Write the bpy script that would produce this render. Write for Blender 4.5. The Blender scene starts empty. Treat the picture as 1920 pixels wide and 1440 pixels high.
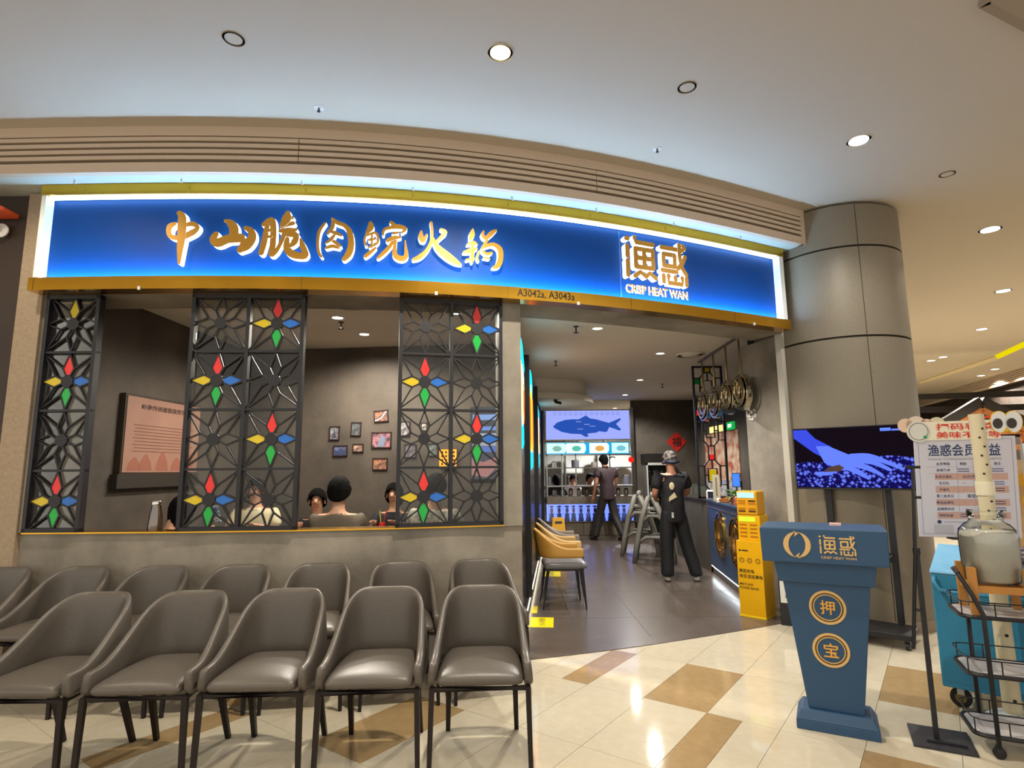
import bpy, bmesh, math, random
from mathutils import Vector, Matrix
random.seed(7)
R = math.radians
scene = bpy.context.scene
col = scene.collection

# ------------------------------------------------------------------ camera
cam_d = bpy.data.cameras.new('camera'); cam_d.sensor_width = 36.0; cam_d.lens = 1090.4/1920*36.0
cam_d.clip_start = 0.05; cam_d.clip_end = 200
cam = bpy.data.objects.new('camera', cam_d); col.objects.link(cam); scene.camera = cam
_p, _r = R(8.3875), R(-0.4958)
_fw = Vector((0, math.cos(_p), math.sin(_p))); _u0 = Vector((0, -math.sin(_p), math.cos(_p))); _r0 = Vector((1, 0, 0))
_ri = _r0*math.cos(_r) + _u0*math.sin(_r); _up = _u0*math.cos(_r) - _r0*math.sin(_r)
cam.matrix_world = Matrix(((_ri.x, _up.x, -_fw.x, 0), (_ri.y, _up.y, -_fw.y, 0), (_ri.z, _up.z, -_fw.z, 1.43), (0, 0, 0, 1)))

# ------------------------------------------------------------------ world: the open mall atrium around the shop
world = bpy.data.worlds.new('atrium'); scene.world = world; world.use_nodes = True
_bg = world.node_tree.nodes['Background']; _bg.inputs[0].default_value = (1.0, 0.94, 0.85, 1); _bg.inputs[1].default_value = 1.2
vs = scene.view_settings; vs.view_transform = 'Standard'; vs.look = 'None'; vs.gamma = 1.0; vs.exposure = 0.25; vs.use_curve_mapping = False
scene.cycles.max_bounces = 7; scene.cycles.transparent_max_bounces = 24; scene.cycles.sample_clamp_indirect = 4.0
scene.cycles.caustics_reflective = False; scene.cycles.caustics_refractive = False

def light(kind, loc, power, color=(1, 1, 1), size=.1, size_y=None, aim=None, spot=None, blend=.6, parent=None, name='lamp_light'):
    d = bpy.data.lights.new(name, kind); d.energy = power; d.color = color
    if kind == 'AREA':
        d.size = size
        if size_y: d.shape = 'RECTANGLE'; d.size_y = size_y
    else: d.shadow_soft_size = size
    if kind == 'SPOT': d.spot_size = R(spot); d.spot_blend = blend
    o = bpy.data.objects.new(name, d); col.objects.link(o); o.location = loc
    if aim is not None: o.rotation_euler = (Vector(aim)-Vector(loc)).to_track_quat('-Z', 'Y').to_euler()
    if parent: o.parent = parent
    return o

# ------------------------------------------------------------------ colours and materials
def C(h, k=1.0):
    h = h.lstrip('#'); out = []
    for i in (0, 2, 4):
        c = int(h[i:i+2], 16)/255
        out.append((c/12.92 if c <= .04045 else ((c+.055)/1.055)**2.4)*k)
    return (*out, 1)
MATS = {}
def mat(name, color, rough=.5, metal=0, emit=0, trans=0, ior=1.45, alpha=1, noise=None, bump=None, spec=None, coat=0, emitcol=None, mix=None, sheen=0):
    """noise=(scale, colour2, detail, contrast) mottles the colour; bump=(scale, strength)"""
    if name in MATS: return MATS[name]
    m = bpy.data.materials.new(name); m.use_nodes = True; nt = m.node_tree; b = nt.nodes['Principled BSDF']
    c = C(color) if isinstance(color, str) else (*color[:3], 1)
    b.inputs['Base Color'].default_value = c; b.inputs['Roughness'].default_value = rough; b.inputs['Metallic'].default_value = metal
    b.inputs['Transmission Weight'].default_value = trans; b.inputs['IOR'].default_value = ior; b.inputs['Alpha'].default_value = alpha
    if spec is not None: b.inputs['Specular IOR Level'].default_value = spec
    if coat: b.inputs['Coat Weight'].default_value = coat; b.inputs['Coat Roughness'].default_value = .06
    if emit:
        b.inputs['Emission Color'].default_value = C(emitcol) if emitcol else c; b.inputs['Emission Strength'].default_value = emit
    if noise or bump:
        tc = nt.nodes.new('ShaderNodeTexCoord')
    if noise:
        sc, c2, det, con = noise
        n = nt.nodes.new('ShaderNodeTexNoise'); n.inputs['Scale'].default_value = sc; n.inputs['Detail'].default_value = det; n.inputs['Roughness'].default_value = .6
        nt.links.new(tc.outputs['Object'], n.inputs['Vector'])
        r = nt.nodes.new('ShaderNodeValToRGB'); r.color_ramp.elements[0].position = .5-con; r.color_ramp.elements[1].position = .5+con
        r.color_ramp.elements[0].color = c; r.color_ramp.elements[1].color = C(c2)
        nt.links.new(n.outputs['Fac'], r.inputs['Fac']); nt.links.new(r.outputs['Color'], b.inputs['Base Color'])
    if bump:
        n2 = nt.nodes.new('ShaderNodeTexNoise'); n2.inputs['Scale'].default_value = bump[0]; n2.inputs['Detail'].default_value = 4
        nt.links.new(tc.outputs['Object'], n2.inputs['Vector'])
        bp = nt.nodes.new('ShaderNodeBump'); bp.inputs['Strength'].default_value = bump[1]; bp.inputs['Distance'].default_value = .02
        nt.links.new(n2.outputs['Fac'], bp.inputs['Height']); nt.links.new(bp.outputs['Normal'], b.inputs['Normal'])
    MATS[name] = m
    return m
def glow(name, color, strength):
    if name in MATS: return MATS[name]
    m = bpy.data.materials.new(name); m.use_nodes = True; nt = m.node_tree; nt.nodes.clear()
    e = nt.nodes.new('ShaderNodeEmission'); e.inputs[0].default_value = C(color) if isinstance(color, str) else (*color, 1); e.inputs[1].default_value = strength
    o = nt.nodes.new('ShaderNodeOutputMaterial'); nt.links.new(e.outputs[0], o.inputs[0]); MATS[name] = m
    return m
def glass(name, tint, opacity=.12, rough=.02):
    """thin architectural pane: see-through with fresnel reflections"""
    if name in MATS: return MATS[name]
    m = bpy.data.materials.new(name); m.use_nodes = True; nt = m.node_tree; nt.nodes.clear()
    t = nt.nodes.new('ShaderNodeBsdfTransparent'); t.inputs[0].default_value = C(tint)
    g = nt.nodes.new('ShaderNodeBsdfGlossy'); g.inputs['Roughness'].default_value = rough
    f = nt.nodes.new('ShaderNodeFresnel'); f.inputs['IOR'].default_value = 1.5
    a = nt.nodes.new('ShaderNodeMath'); a.operation = 'ADD'; a.inputs[1].default_value = opacity; a.use_clamp = True
    x = nt.nodes.new('ShaderNodeMixShader'); o = nt.nodes.new('ShaderNodeOutputMaterial')
    nt.links.new(f.outputs[0], a.inputs[0]); nt.links.new(a.outputs[0], x.inputs[0]); nt.links.new(t.outputs[0], x.inputs[1]); nt.links.new(g.outputs[0], x.inputs[2]); nt.links.new(x.outputs[0], o.inputs[0])
    MATS[name] = m
    return m

concrete = mat('concrete_plaster', '#968e80', .75, noise=(1.5, '#6a6359', 8, .15), bump=(30, .08))
concrete_in = mat('interior_plaster', '#5a5147', .7, noise=(1.7, '#3e3831', 8, .17), bump=(22, .08))
beige = mat('beige_render', '#a08d75', .8, noise=(40, '#8f7d68', 4, .2))
ceil_m = mat('ceiling_paint', '#beb3a3', .85)
ceil_in = mat('interior_ceiling_paint', '#e0dbcf', .85, noise=(1.2, '#d6d0c2', 6, .25))
fascia_m = mat('fascia_paint', '#c4b09a', .6)
gold = mat('brushed_gold', '#d8a63a', .2, 1.0, noise=(3, '#c8952f', 3, .3))
black = mat('black_metal', '#17161a', .45)
darkgrey = mat('dark_grey_metal', '#26252a', .4, .3)
gold_letter = mat('gold_letter_face', '#c58f30', .35, .3)
white_glow = glow('white_led_acrylic', '#f4fbff', 3.0)
white_led = glow('led_strip', '#dff2ff', 14.0)
white_p = mat('white_plastic', '#d9d7d2', .4)
steel = mat('steel', '#9a9a98', .25, 1.0)
chrome = mat('chrome', '#c8c6c0', .12, 1.0)

# ------------------------------------------------------------------ mesh helpers
class MB:
    def __init__(s): s.v = []; s.f = []; s.m = []
    def add(s, vs_, fs, mi=0):
        o = len(s.v); s.v += [tuple(p) for p in vs_]
        for f in fs: s.f.append(tuple(i+o for i in f)); s.m.append(mi)
        return s
    def box(s, x0, x1, y0, y1, z0, z1, mi=0, M=None):
        P = [(x, y, z) for z in (z0, z1) for y in (y0, y1) for x in (x0, x1)]
        if M is not None: P = [tuple(M @ Vector(p)) for p in P]
        return s.add(P, [(0, 2, 3, 1), (4, 5, 7, 6), (0, 1, 5, 4), (2, 6, 7, 3), (0, 4, 6, 2), (1, 3, 7, 5)], mi)
    def hexa(s, P, mi=0):   # 8 corners: bottom 4 (ccw from above), top 4
        return s.add(P, [(3, 2, 1, 0), (4, 5, 6, 7), (0, 1, 5, 4), (1, 2, 6, 5), (2, 3, 7, 6), (3, 0, 4, 7)], mi)
    def tube(s, pts, r, n=8, mi=0, closed=False, square=False):
        pts = [Vector(p) for p in pts]; N = len(pts); rs = r if isinstance(r, (list, tuple)) else [r]*N
        ring = []; prev = None
        for i, p in enumerate(pts):
            if closed: d = (pts[(i+1) % N]-pts[i-1])
            else: d = (pts[min(i+1, N-1)]-pts[max(i-1, 0)])
            d = d.normalized()
            if prev is None:
                a = Vector((0, 0, 1)) if abs(d.z) < .9 else Vector((0, 1, 0))
                x = d.cross(a).normalized()
            else:
                x = (prev - d*prev.dot(d)).normalized()
            prev = x; y = d.cross(x)
            if square: n = 4
            off = math.pi/4 if n == 4 else 0
            k = math.sqrt(2) if n == 4 else 1
            ring.append([p + (x*math.cos(off+2*math.pi*j/n)+y*math.sin(off+2*math.pi*j/n))*rs[i]*k for j in range(n)])
        V = [q for rg in ring for q in rg]; F = []
        for i in range(N if closed else N-1):
            a = i*n; b = ((i+1) % N)*n
            for j in range(n): F.append((a+j, a+(j+1) % n, b+(j+1) % n, b+j))
        if not closed: F.append(tuple(range(n-1, -1, -1))); F.append(tuple(range((N-1)*n, N*n)))
        return s.add(V, F, mi)
    def lathe(s, prof, n=20, c=(0, 0, 0), mi=0, cap=True, sx=1, sy=1):
        V = []; F = []
        for (r, z) in prof:
            for j in range(n): a = 2*math.pi*j/n; V.append((c[0]+r*math.cos(a)*sx, c[1]+r*math.sin(a)*sy, c[2]+z))
        for i in range(len(prof)-1):
            for j in range(n): F.append((i*n+j, i*n+(j+1) % n, (i+1)*n+(j+1) % n, (i+1)*n+j))
        if cap: F.append(tuple(range(n-1, -1, -1))); F.append(tuple(range((len(prof)-1)*n, len(prof)*n)))
        return s.add(V, F, mi)
    def ball(s, c, r, n=12, mi=0):
        r = r if isinstance(r, (tuple, list)) else (r, r, r); V = []; F = []; k = n//2
        for i in range(k+1):
            t = math.pi*i/k
            for j in range(n): a = 2*math.pi*j/n; V.append((c[0]+r[0]*math.sin(t)*math.cos(a), c[1]+r[1]*math.sin(t)*math.sin(a), c[2]-r[2]*math.cos(t)))
        for i in range(k):
            for j in range(n): F.append((i*n+j, i*n+(j+1) % n, (i+1)*n+(j+1) % n, (i+1)*n+j))
        return s.add(V, F, mi)
    def prism(s, poly, w0, w1, fn, mi=0, side=None):
        """2-D outline extruded from w0 (back) to w1 (front); fn maps (u, v, w) to a point"""
        n = len(poly); side = mi if side is None else side
        area = sum(poly[i][0]*poly[(i+1) % n][1]-poly[(i+1) % n][0]*poly[i][1] for i in range(n))
        if area < 0: poly = poly[::-1]
        V = [fn(u, v, w0) for u, v in poly]+[fn(u, v, w1) for u, v in poly]
        o = len(s.v); s.v += [tuple(p) for p in V]
        s.f.append(tuple(o+n+i for i in range(n))); s.m.append(mi)
        s.f.append(tuple(o+n-1-i for i in range(n))); s.m.append(mi)
        for i in range(n): s.f.append((o+i, o+(i+1) % n, o+n+(i+1) % n, o+n+i)); s.m.append(side)
        return s
    def stroke(s, pts, w0, w1, fn, mi=0, side=None, sub=4):
        """brush stroke through (u, v, width) points, with round ends"""
        side = mi if side is None else side
        P = []
        n = len(pts)
        for i in range(n-1):
            p0, p1, p2, p3 = pts[max(i-1, 0)], pts[i], pts[i+1], pts[min(i+2, n-1)]
            for k in range(sub):
                t = k/sub
                P.append(tuple(.5*((2*p1[a])+(-p0[a]+p2[a])*t+(2*p0[a]-5*p1[a]+4*p2[a]-p3[a])*t*t+(-p0[a]+3*p1[a]-3*p2[a]+p3[a])*t**3) for a in range(3)))
        P.append(pts[-1]); L = []; Rr = []
        N = len(P)
        for i, p in enumerate(P):
            a, b = P[max(i-1, 0)], P[min(i+1, N-1)]; dx, dy = b[0]-a[0], b[1]-a[1]; l = math.hypot(dx, dy) or 1e-9
            nx, ny = -dy/l, dx/l; h = max(p[2], .001)/2
            L.append((p[0]+nx*h, p[1]+ny*h)); Rr.append((p[0]-nx*h, p[1]-ny*h))
        def cap(p, q):
            dx, dy = p[0]-q[0], p[1]-q[1]; a0 = math.atan2(dy, dx); h = p[2]/2
            return [(p[0]+h*math.cos(a0+t), p[1]+h*math.sin(a0+t)) for t in (1.05, .5, 0, -.5, -1.05)]
        ce = cap(P[-1], P[-2]); cs = cap(P[0], P[1])
        ring = L+ce+Rr[::-1]+cs
        n2 = len(ring); o = len(s.v)
        s.v += [tuple(fn(u, v, w0)) for u, v in ring]+[tuple(fn(u, v, w1)) for u, v in ring]
        for i in range(N-1):
            s.f.append((o+n2+i+1, o+n2+i, o+n2+N+5+(N-1-i), o+n2+N+5+(N-2-i))); s.m.append(mi)
        s.f.append(tuple(o+n2+k for k in range(N-1, N+6))); s.m.append(mi)
        s.f.append(tuple([o+n2+k for k in range(2*N+4, n2)]+[o+n2])); s.m.append(mi)
        for i in range(n2): s.f.append((o+i, o+n2+i, o+n2+(i+1) % n2, o+(i+1) % n2)); s.m.append(side)
        return s
    def build(s, name, mats, parent=None, smooth=False, bevel=0, subsurf=0, auto=None):
        me = bpy.data.meshes.new(name); me.from_pydata(s.v, [], s.f)
        if not isinstance(mats, (list, tuple)): mats = [mats]
        for m in mats: me.materials.append(m)
        if len(mats) > 1: me.polygons.foreach_set('material_index', s.m)
        bm = bmesh.new(); bm.from_mesh(me); bmesh.ops.recalc_face_normals(bm, faces=bm.faces[:]); bm.to_mesh(me); bm.free()
        if smooth: me.polygons.foreach_set('use_smooth', [True]*len(me.polygons))
        o = bpy.data.objects.new(name, me); col.objects.link(o)
        if auto and smooth: me.set_sharp_from_angle(angle=R(auto))
        if bevel:
            b = o.modifiers.new('bevel', 'BEVEL'); b.width = bevel; b.segments = 2; b.limit_method = 'ANGLE'
        if subsurf:
            q = o.modifiers.new('sub', 'SUBSURF'); q.levels = subsurf; q.render_levels = subsurf
        if parent is not None: o.parent = parent
        return o
def tag(o, label=None, cat=None, group=None, kind=None):
    if label: o['label'] = label
    if cat: o['category'] = cat
    if group: o['group'] = group
    if kind: o['kind'] = kind
    return o
def thing(name, label, cat, loc=(0, 0, 0), rz=0, group=None, kind=None):
    o = bpy.data.objects.new(name, None); col.objects.link(o); o.empty_display_size = .1
    o.location = loc; o.rotation_euler = (0, 0, rz)
    return tag(o, label, cat, group, kind)
def struct(o): o['kind'] = 'structure'; return o
def copy_tree(o, parent=None):
    c = o.copy(); col.objects.link(c); c.parent = parent
    for ch in list(o.children): copy_tree(ch, c)
    return c
def boxpart(name, m, parent, x0, x1, y0, y1, z0, z1, bevel=0, M=None):
    return MB().box(x0, x1, y0, y1, z0, z1, 0, M).build(name, m, parent, bevel=bevel)
FLAT = lambda u, v, w: (u, -w, v)      # drawing plane: u = x, v = z, w towards -y (the viewer)
_tc = {}
def text_mesh(body, bold=0.0, spacing=1.0, serif=False):
    key = (body, bold, spacing)
    if key in _tc: return _tc[key]
    c = bpy.data.curves.new('t', 'FONT'); c.body = body; c.offset = bold; c.space_character = spacing; c.align_x = 'CENTER'; c.resolution_u = 2
    o = bpy.data.objects.new('t', c); col.objects.link(o)
    dg = bpy.context.evaluated_depsgraph_get(); me = bpy.data.meshes.new_from_object(o.evaluated_get(dg))
    V = [tuple(v.co) for v in me.vertices]; F = [tuple(p.vertices) for p in me.polygons]
    bpy.data.objects.remove(o); bpy.data.curves.remove(c); bpy.data.meshes.remove(me)
    x0 = min(v[0] for v in V); x1 = max(v[0] for v in V); y0 = min(v[1] for v in V); y1 = max(v[1] for v in V)
    V = [((v[0]-(x0+x1)/2), (v[1]-(y0+y1)/2)) for v in V]
    _tc[key] = (V, F, x1-x0, y1-y0)
    return _tc[key]
def lettering(body, parent, m, fn, cu, cv, w=None, h=None, depth=.0015, bold=0.0, name='lettering', spacing=1.0):
    """flat printed text centred on (cu, cv) of the drawing plane fn"""
    V, F, tw, th = text_mesh(body, bold, spacing)
    sx = w/tw if w else h/th; sy = h/th if h else sx
    if w and not h: sy = sx
    b = MB(); b.add([fn(cu+x*sx, cv+y*sy, depth) for x, y in V], F)
    return b.build(name, m, parent)
# ------------------------------------------------------------------ the curved shop front: a smooth plan curve y(x)
FC = (4.54477, .27771, .06097, -.00135, -.00104)
def fy(x): return sum(c*x**i for i, c in enumerate(FC))
def fdy(x): return sum(i*c*x**(i-1) for i, c in enumerate(FC) if i)
_X = [-8+i*.005 for i in range(2700)]; _S = [0]
for i in range(1, len(_X)): _S.append(_S[-1]+math.hypot(_X[i]-_X[i-1], fy(_X[i])-fy(_X[i-1])))
_s0 = _S[1600]; _S = [s-_s0 for s in _S]
import bisect
def s2x(s):
    i = min(max(bisect.bisect(_S, s), 1), len(_S)-1); t = (s-_S[i-1])/(_S[i]-_S[i-1]); return _X[i-1]+t*(_X[i]-_X[i-1])
def fp(s, d=0):
    x = s2x(s); g = fdy(x); l = math.hypot(g, 1); return (x+d*g/l, fy(x)-d/l)
def fang(s): return math.atan(fdy(s2x(s)))
FMAP = lambda u, v, w: (*fp(u, w), v)   # u = arc length along the front, v = height, w = outward
def sweep(mb, s0, s1, d0, d1, z0, z1, mi=0, n=None):
    n = n or max(2, int((s1-s0)/.12)+1); V = []; F = []
    for i in range(n+1):
        s = s0+(s1-s0)*i/n; a = fp(s, d0); b = fp(s, d1)
        V += [(*a, z0), (*b, z0), (*b, z1), (*a, z1)]
    for i in range(n):
        for k in range(4): F.append((i*4+k, i*4+(k+1) % 4, i*4+4+(k+1) % 4, i*4+4+k))
    F += [(3, 2, 1, 0), (n*4, n*4+1, n*4+2, n*4+3)]
    return mb.add(V, F, mi)
CEIL = 3.96; ICEIL = 2.92
SL, SR = -3.60, 2.93        # ends of the sign
# --- floor of the mall: slab with separate stone tiles
floor = struct(MB().box(-9, 26, -6, 26, -.06, -.009).build('floor', mat('grout_bed', '#b5a98f', .3, noise=(.6, '#a89b80', 2, .2))))
tile_c = mat('cream_stone_tile', '#cfc5b0', .07, noise=(14, '#c4b79d', 6, .25), spec=.5)
tile_t = mat('tan_stone_tile', '#ab9068', .08, noise=(16, '#9c815a', 6, .25), spec=.5)
_h = R(-36.1136); UX = Vector((math.cos(_h), math.sin(_h))); VX = Vector((-math.sin(_h), math.cos(_h)))
def uv2xy(u, v): return UX*u+VX*v
TW, TL = .401, .79
tan_cells = {(0, 0), (-3, -2), (3, 1), (3, -1), (-6, -2), (-4, 0), (5, 2), (-2, 2), (7, 0), (-7, 1), (6, 4), (2, 4), (9, 2), (-9, -1), (11, 4), (10, 6), (13, 3)}
half_cells = {(1, -1): 0, (-2, 0): 1, (-5, -3): 0, (4, 3): 1, (-5, -1): 1, (8, 3): 0}
def tile_mesh(w, nm, m):
    g = .0012; b = MB().box(g, w-g, g, TL-g, -.009, 0, 0)
    o = b.build(nm, m); me = o.data; bpy.data.objects.remove(o); return me
meshes = {(k, f): tile_mesh(w, 'floor_tile', m) for k, m in (('c', tile_c), ('t', tile_t)) for f, w in (('f', TW), ('h', TW/2))}
cells = []
for i in range(-22, 34):
    for j in range(-9, 16):
        u = -1.6545+TW*i; v = 3.645+TL*j; c = uv2xy(u+TW/2, v+TL/2)
        if c.y < 2.1 or c.y > 13 or abs(c.x) > c.y*.98+.6: continue
        if c.x < 2.9 and c.y > fy(max(min(c.x, 3), -6))+.55: continue
        if c.x >= 2.9 and (c.y > 4.6 + (c.x-2.9)*1.9+2.4): continue
        cells.append((c.length, i, j, u, v))
cells.sort(); cells = cells[:285]
for _, i, j, u, v in cells:
    if (i, j) in half_cells: parts_ = [(u, 'h', 't' if half_cells[(i, j)] == 0 else 'c'), (u+TW/2, 'h', 't' if half_cells[(i, j)] == 1 else 'c')]
    else: parts_ = [(u, 'f', 't' if (i, j) in tan_cells else 'c')]
    for uu, f, k in parts_:
        o = bpy.data.objects.new('floor_tile', meshes[(k, f)]); col.objects.link(o); o.parent = floor
        p = uv2xy(uu, v); o.location = (p.x, p.y, 0); o.rotation_euler = (0, 0, _h)
# --- ceiling of the mall concourse, with the open atrium edge at the upper right
cl = MB(); poly = [(-9, -.5)]+[(x, y) for x, y in ((.6, -.5), (1.3, .8), (1.9, 1.9), (2.61, 2.892), (3.021, 3.075), (4.2, 3.45), (6, 3.8), (9, 4.0), (26, 4.2))]+[(26, 26), (-9, 26)]
cl.prism(poly, CEIL, CEIL+.3, lambda u, v, w: (u, v, w)); struct(cl.build('ceiling', ceil_m))
# upper atrium slab beyond the opening, so the void is a real storey
struct(MB().box(-1, 26, -6, 4.6, 7.2, 7.4).build('ceiling_upper', mat('upper_ceiling', '#7a6a55', .9)))
tr = MB()
for a, b in zip(poly[1:-3], poly[2:-2]):
    a = Vector(a); b = Vector(b); d = (b-a).normalized(); nrm = Vector((d.y, -d.x))*.05
    tr.hexa([(*a, CEIL-.02), (*(a+nrm), CEIL-.02), (*(b+nrm), CEIL-.02), (*b, CEIL-.02), (*a, CEIL+.16), (*(a+nrm), CEIL+.16), (*(b+nrm), CEIL+.16), (*b, CEIL+.16)])
struct(tr.build('trim_1', mat('atrium_edge_trim', '#8d7c69', .6)))

# --- low wall, pillars, header of the shop front
w = MB()
sweep(w, -3.78, .10, -.24, -.10, 0, 1.0)                 # dado wall under the window
sweep(w, -3.78, SL+.02, -.45, -.08, 1.0, 3.62)           # left pier
sweep(w, -.055, .10, -.32, -.08, 1.0, 2.8)               # pier between window and entrance
w.prism([(2.83, 5.80), (2.64, 6.55), (3.9, 6.6), (3.6, 5.9)], 0, 2.8, lambda u, v, w_: (u, v, w_))   # splayed right pier
sweep(w, -3.7, 3.0, -.46, -.06, 2.775, 3.62)             # header behind the sign
struct(w.build('wall_front', concrete))
b = MB(); sweep(b, -3.79, SL+.0, -.3, -.055, 0, 3.60); struct(b.build('wall_pier_left', beige))
b = MB(); sweep(b, -3.6, -.05, -.25, -.078, 1.0, 1.011); struct(b.build('trim_2', gold))           # gold sill edge
b = MB(); sweep(b, 3.0, 3.05, -.16, -.09, 0, 3.62); struct(b.build('trim_3', mat('white_edge_trim', '#b9b3a6', .5)))
b = MB(); sweep(b, -3.6, .1, -.10, -.094, .0, .055); struct(b.build('trim_4', steel))                 # steel toe strip of the low wall
# --- bulkhead above the sign: grey-green soffit, slotted fascia
b = MB(); sweep(b, -5.2, 3.25, -.3, .2, 3.612, 3.655); sof = struct(b.build('ceiling_soffit', mat('soffit_paint', '#bcc4ba', .8)))
for s_ in (-3.3, -2.5, -1.62, -.8, -.02, .72, 1.5, 2.3):
    hx_, hy_ = fp(s_, .12); MB().tube([(hx_, hy_, 3.612), (hx_, hy_, 3.585), (hx_+.012, hy_-.01, 3.578)], .006, 6).build('hook', white_p, sof)
fas = MB(); sweep(fas, -5.2, 3.02, .2, .25, 3.60, 3.675); sweep(fas, -5.2, 3.02, .2, .25, 3.885, CEIL); sweep(fas, 2.99, 3.05, .2, .25, 3.60, CEIL)
fa = struct(fas.build('wall_fascia', fascia_m))
b = MB(); sweep(b, -5.2, 3.02, -.25, -.05, 3.65, CEIL); struct(b.build('wall_fascia_back', fascia_m))
for k in range(4):
    z = 3.695+k*.0485
    for s0, s1 in ((-5.2, -1.62), (-1.615, .66), (.665, 3.0)):
        q = MB(); sweep(q, s0, s1, .195, .247, z+.006, z+.036); o = q.build('louvre_slat', fascia_m, fa)
# --- interior shell
ifl = MB(); edge = [fp(.1+i*(3.06-.1)/16, -.09) for i in range(17)]
ifl.prism([(-3.9, 4.32), (.1, 4.6)]+edge+[(4.05, 6.4), (4.05, 16.5), (-3.9, 16.5)], -.004, .005, lambda u, v, w: (u, v, w))
ifloor = struct(ifl.build('floor_interior', mat('dark_stone_floor', '#51473f', .24, noise=(2.5, '#5f544d', 8, .22), bump=(60, .03))))
for i in range(5):
    jx = MB(); x0 = .55+i*.62; jx.box(x0-.003, x0+.003, 5.0+max(0, x0-.5)*.36, 12.3, .005, .0056); jx.build('floor_joint', mat('joint_dark', '#2f2825', .6), ifloor)
for i in range(6):
    y0 = 5.9+i*1.2; MB().box(.4, 3.0, y0-.003, y0+.003, .005, .0056).build('floor_joint', MATS['joint_dark'], ifloor)
struct(MB().prism([(-3.9, 4.4)]+[fp(-3.0+i*.5, -.4) for i in range(13)]+[(4.1, 6.4), (4.1, 17), (-3.9, 17)], ICEIL, ICEIL+.1, lambda u, v, w: (u, v, w)).build('ceiling_interior', ceil_in))
def wall2(name, a, b_, z0, z1, m, t=.12):
    a = Vector(a); b_ = Vector(b_); d = (b_-a).normalized(); n = Vector((-d.y, d.x))*t
    q = MB(); q.hexa([(*a, z0), (*b_, z0), (*(b_+n), z0), (*(a+n), z0), (*a, z1), (*b_, z1), (*(b_+n), z1), (*(a+n), z1)])
    return struct(q.build(name, m))
wall2('wall_dining_left', (-3.42, 4.45), (-3.28, 7.1), 0, ICEIL, concrete_in)
BW0, BW1 = Vector((-3.34, 7.08)), Vector((.09, 6.755))
wall2('wall_dining_back', BW0, BW1, 0, ICEIL, concrete_in)
wall2('wall_back', (2.62, 12.75), (4.05, 12.75), 0, ICEIL, concrete_in)
wall2('wall_back_left', (.1, 13.0), (.66, 12.77), 0, ICEIL, concrete_in)
wall2('wall_right', (4.0, 12.9), (4.0, 6.3), 0, ICEIL, concrete_in)
struct(MB().box(-4, 4.1, 16.3, 16.5, 0, ICEIL).build('wall_kitchen_back', mat('kitchen_tile', '#b5b2a8', .4, noise=(3, '#98958c', 4, .2))))
# --- clad round column
cx, cy, cr = 3.385, 5.885, .615
clad = mat('beige_metal_cladding', '#837967', .46, .2, noise=(60, '#786e5d', 3, .3))
cb = MB()
for z0, z1 in ((0, 1.55), (1.562, 2.625), (2.645, 3.503), (3.523, 3.93)):
    cb.lathe([(cr, z0), (cr, z1)], 64, (cx, cy, 0))
colm = struct(cb.build('wall_column', clad, smooth=True, auto=40))
MB().lathe([(cr-.07, 0), (cr-.07, CEIL)], 48, (cx, cy, 0)).build('core', clad, colm, smooth=True, auto=40)
MB().lathe([(cr+.006, 0), (cr+.006, .1)], 48, (cx, cy, 0)).build('skirting', mat('column_skirt', '#8a7a68', .5), colm)
a = R(-98); MB().box(cx+math.cos(a)*cr-.002, cx+math.cos(a)*cr+.002, cy+math.sin(a)*cr-.002, cy+math.sin(a)*cr+.01, 0, 3.93).build('panel_seam', mat('seam_sealant', '#2a241e', .7), colm)
# --- far concourse: fascia band of the next shop with its slots, dark timber shop behind
wall2('wall_far_fascia', (16.3, 25), (12.6, 12.6), 3.64, 3.705, fascia_m, .05); wall2('wall_far_fascia_top', (16.3, 25), (12.6, 12.6), 3.93, CEIL, fascia_m, .05); wall2('wall_far_fascia_back', (16.6, 25), (12.9, 12.6), 3.64, CEIL, fascia_m, .05)
for k in range(4):
    wall2('wall_far_slat', (16.3, 25), (12.6, 12.6), 3.73+k*.05, 3.76+k*.05, fascia_m, .05)
wall2('wall_far_end', (4, 25.2), (18, 25.2), 0, CEIL, mat('far_wall_paint', '#8d7b66', .8), .2)
wall2('wall_far_shop', (16.5, 25), (12.8, 12.6), 0, 3.64, mat('dark_timber', '#33271d', .8, noise=(5, '#1d1611', 6, .2)), .2)
# --- neighbour shop on the left
wall2('wall_neighbour', (-5.6, 4.33), (-3.74, 4.33), 0, 3.60, mat('dark_brown_panel', '#3a2c22', .6, noise=(1.5, '#2c211a', 4, .2)), .2)
# ------------------------------------------------------------------ the shop sign
sx_, sy_ = fp(-.3, 0)
sign = thing('shop_sign', 'long curved blue shop sign with gold frame and gold Chinese lettering above the window', 'sign', (0, 0, 0))
blue_m = mat('blue_sign_board', '#003c80', .45, spec=.2, noise=(.8, '#003878', 2, .3))
b = MB(); sweep(b, SL+.02, SR-.02, -.055, -.03, 2.86, 3.54); b.build('board', blue_m, sign)
b = MB(); sweep(b, SL, SR+.02, -.055, .06, 3.53, 3.62); b.build('top_frame', gold, sign)
b = MB(); sweep(b, SL-.01, SR+.03, -.055, .075, 2.775, 2.872); b.build('bottom_frame', gold, sign)
endm = mat('white_end_return', '#eef2f0', .5)
b = MB(); sweep(b, SL, SL+.035, -.055, .05, 2.872, 3.53, n=1); b.build('end_panel', endm, sign)
b = MB(); sweep(b, SR-.035, SR+.02, -.055, .05, 2.872, 3.53, n=1); b.build('end_panel', endm, sign)
b = MB(); sweep(b, SL+.04, SR-.04, -.01, .02, 3.517, 3.527); b.build('led_strip', glow('led_top', '#cfeeff', 8), sign)
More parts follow.
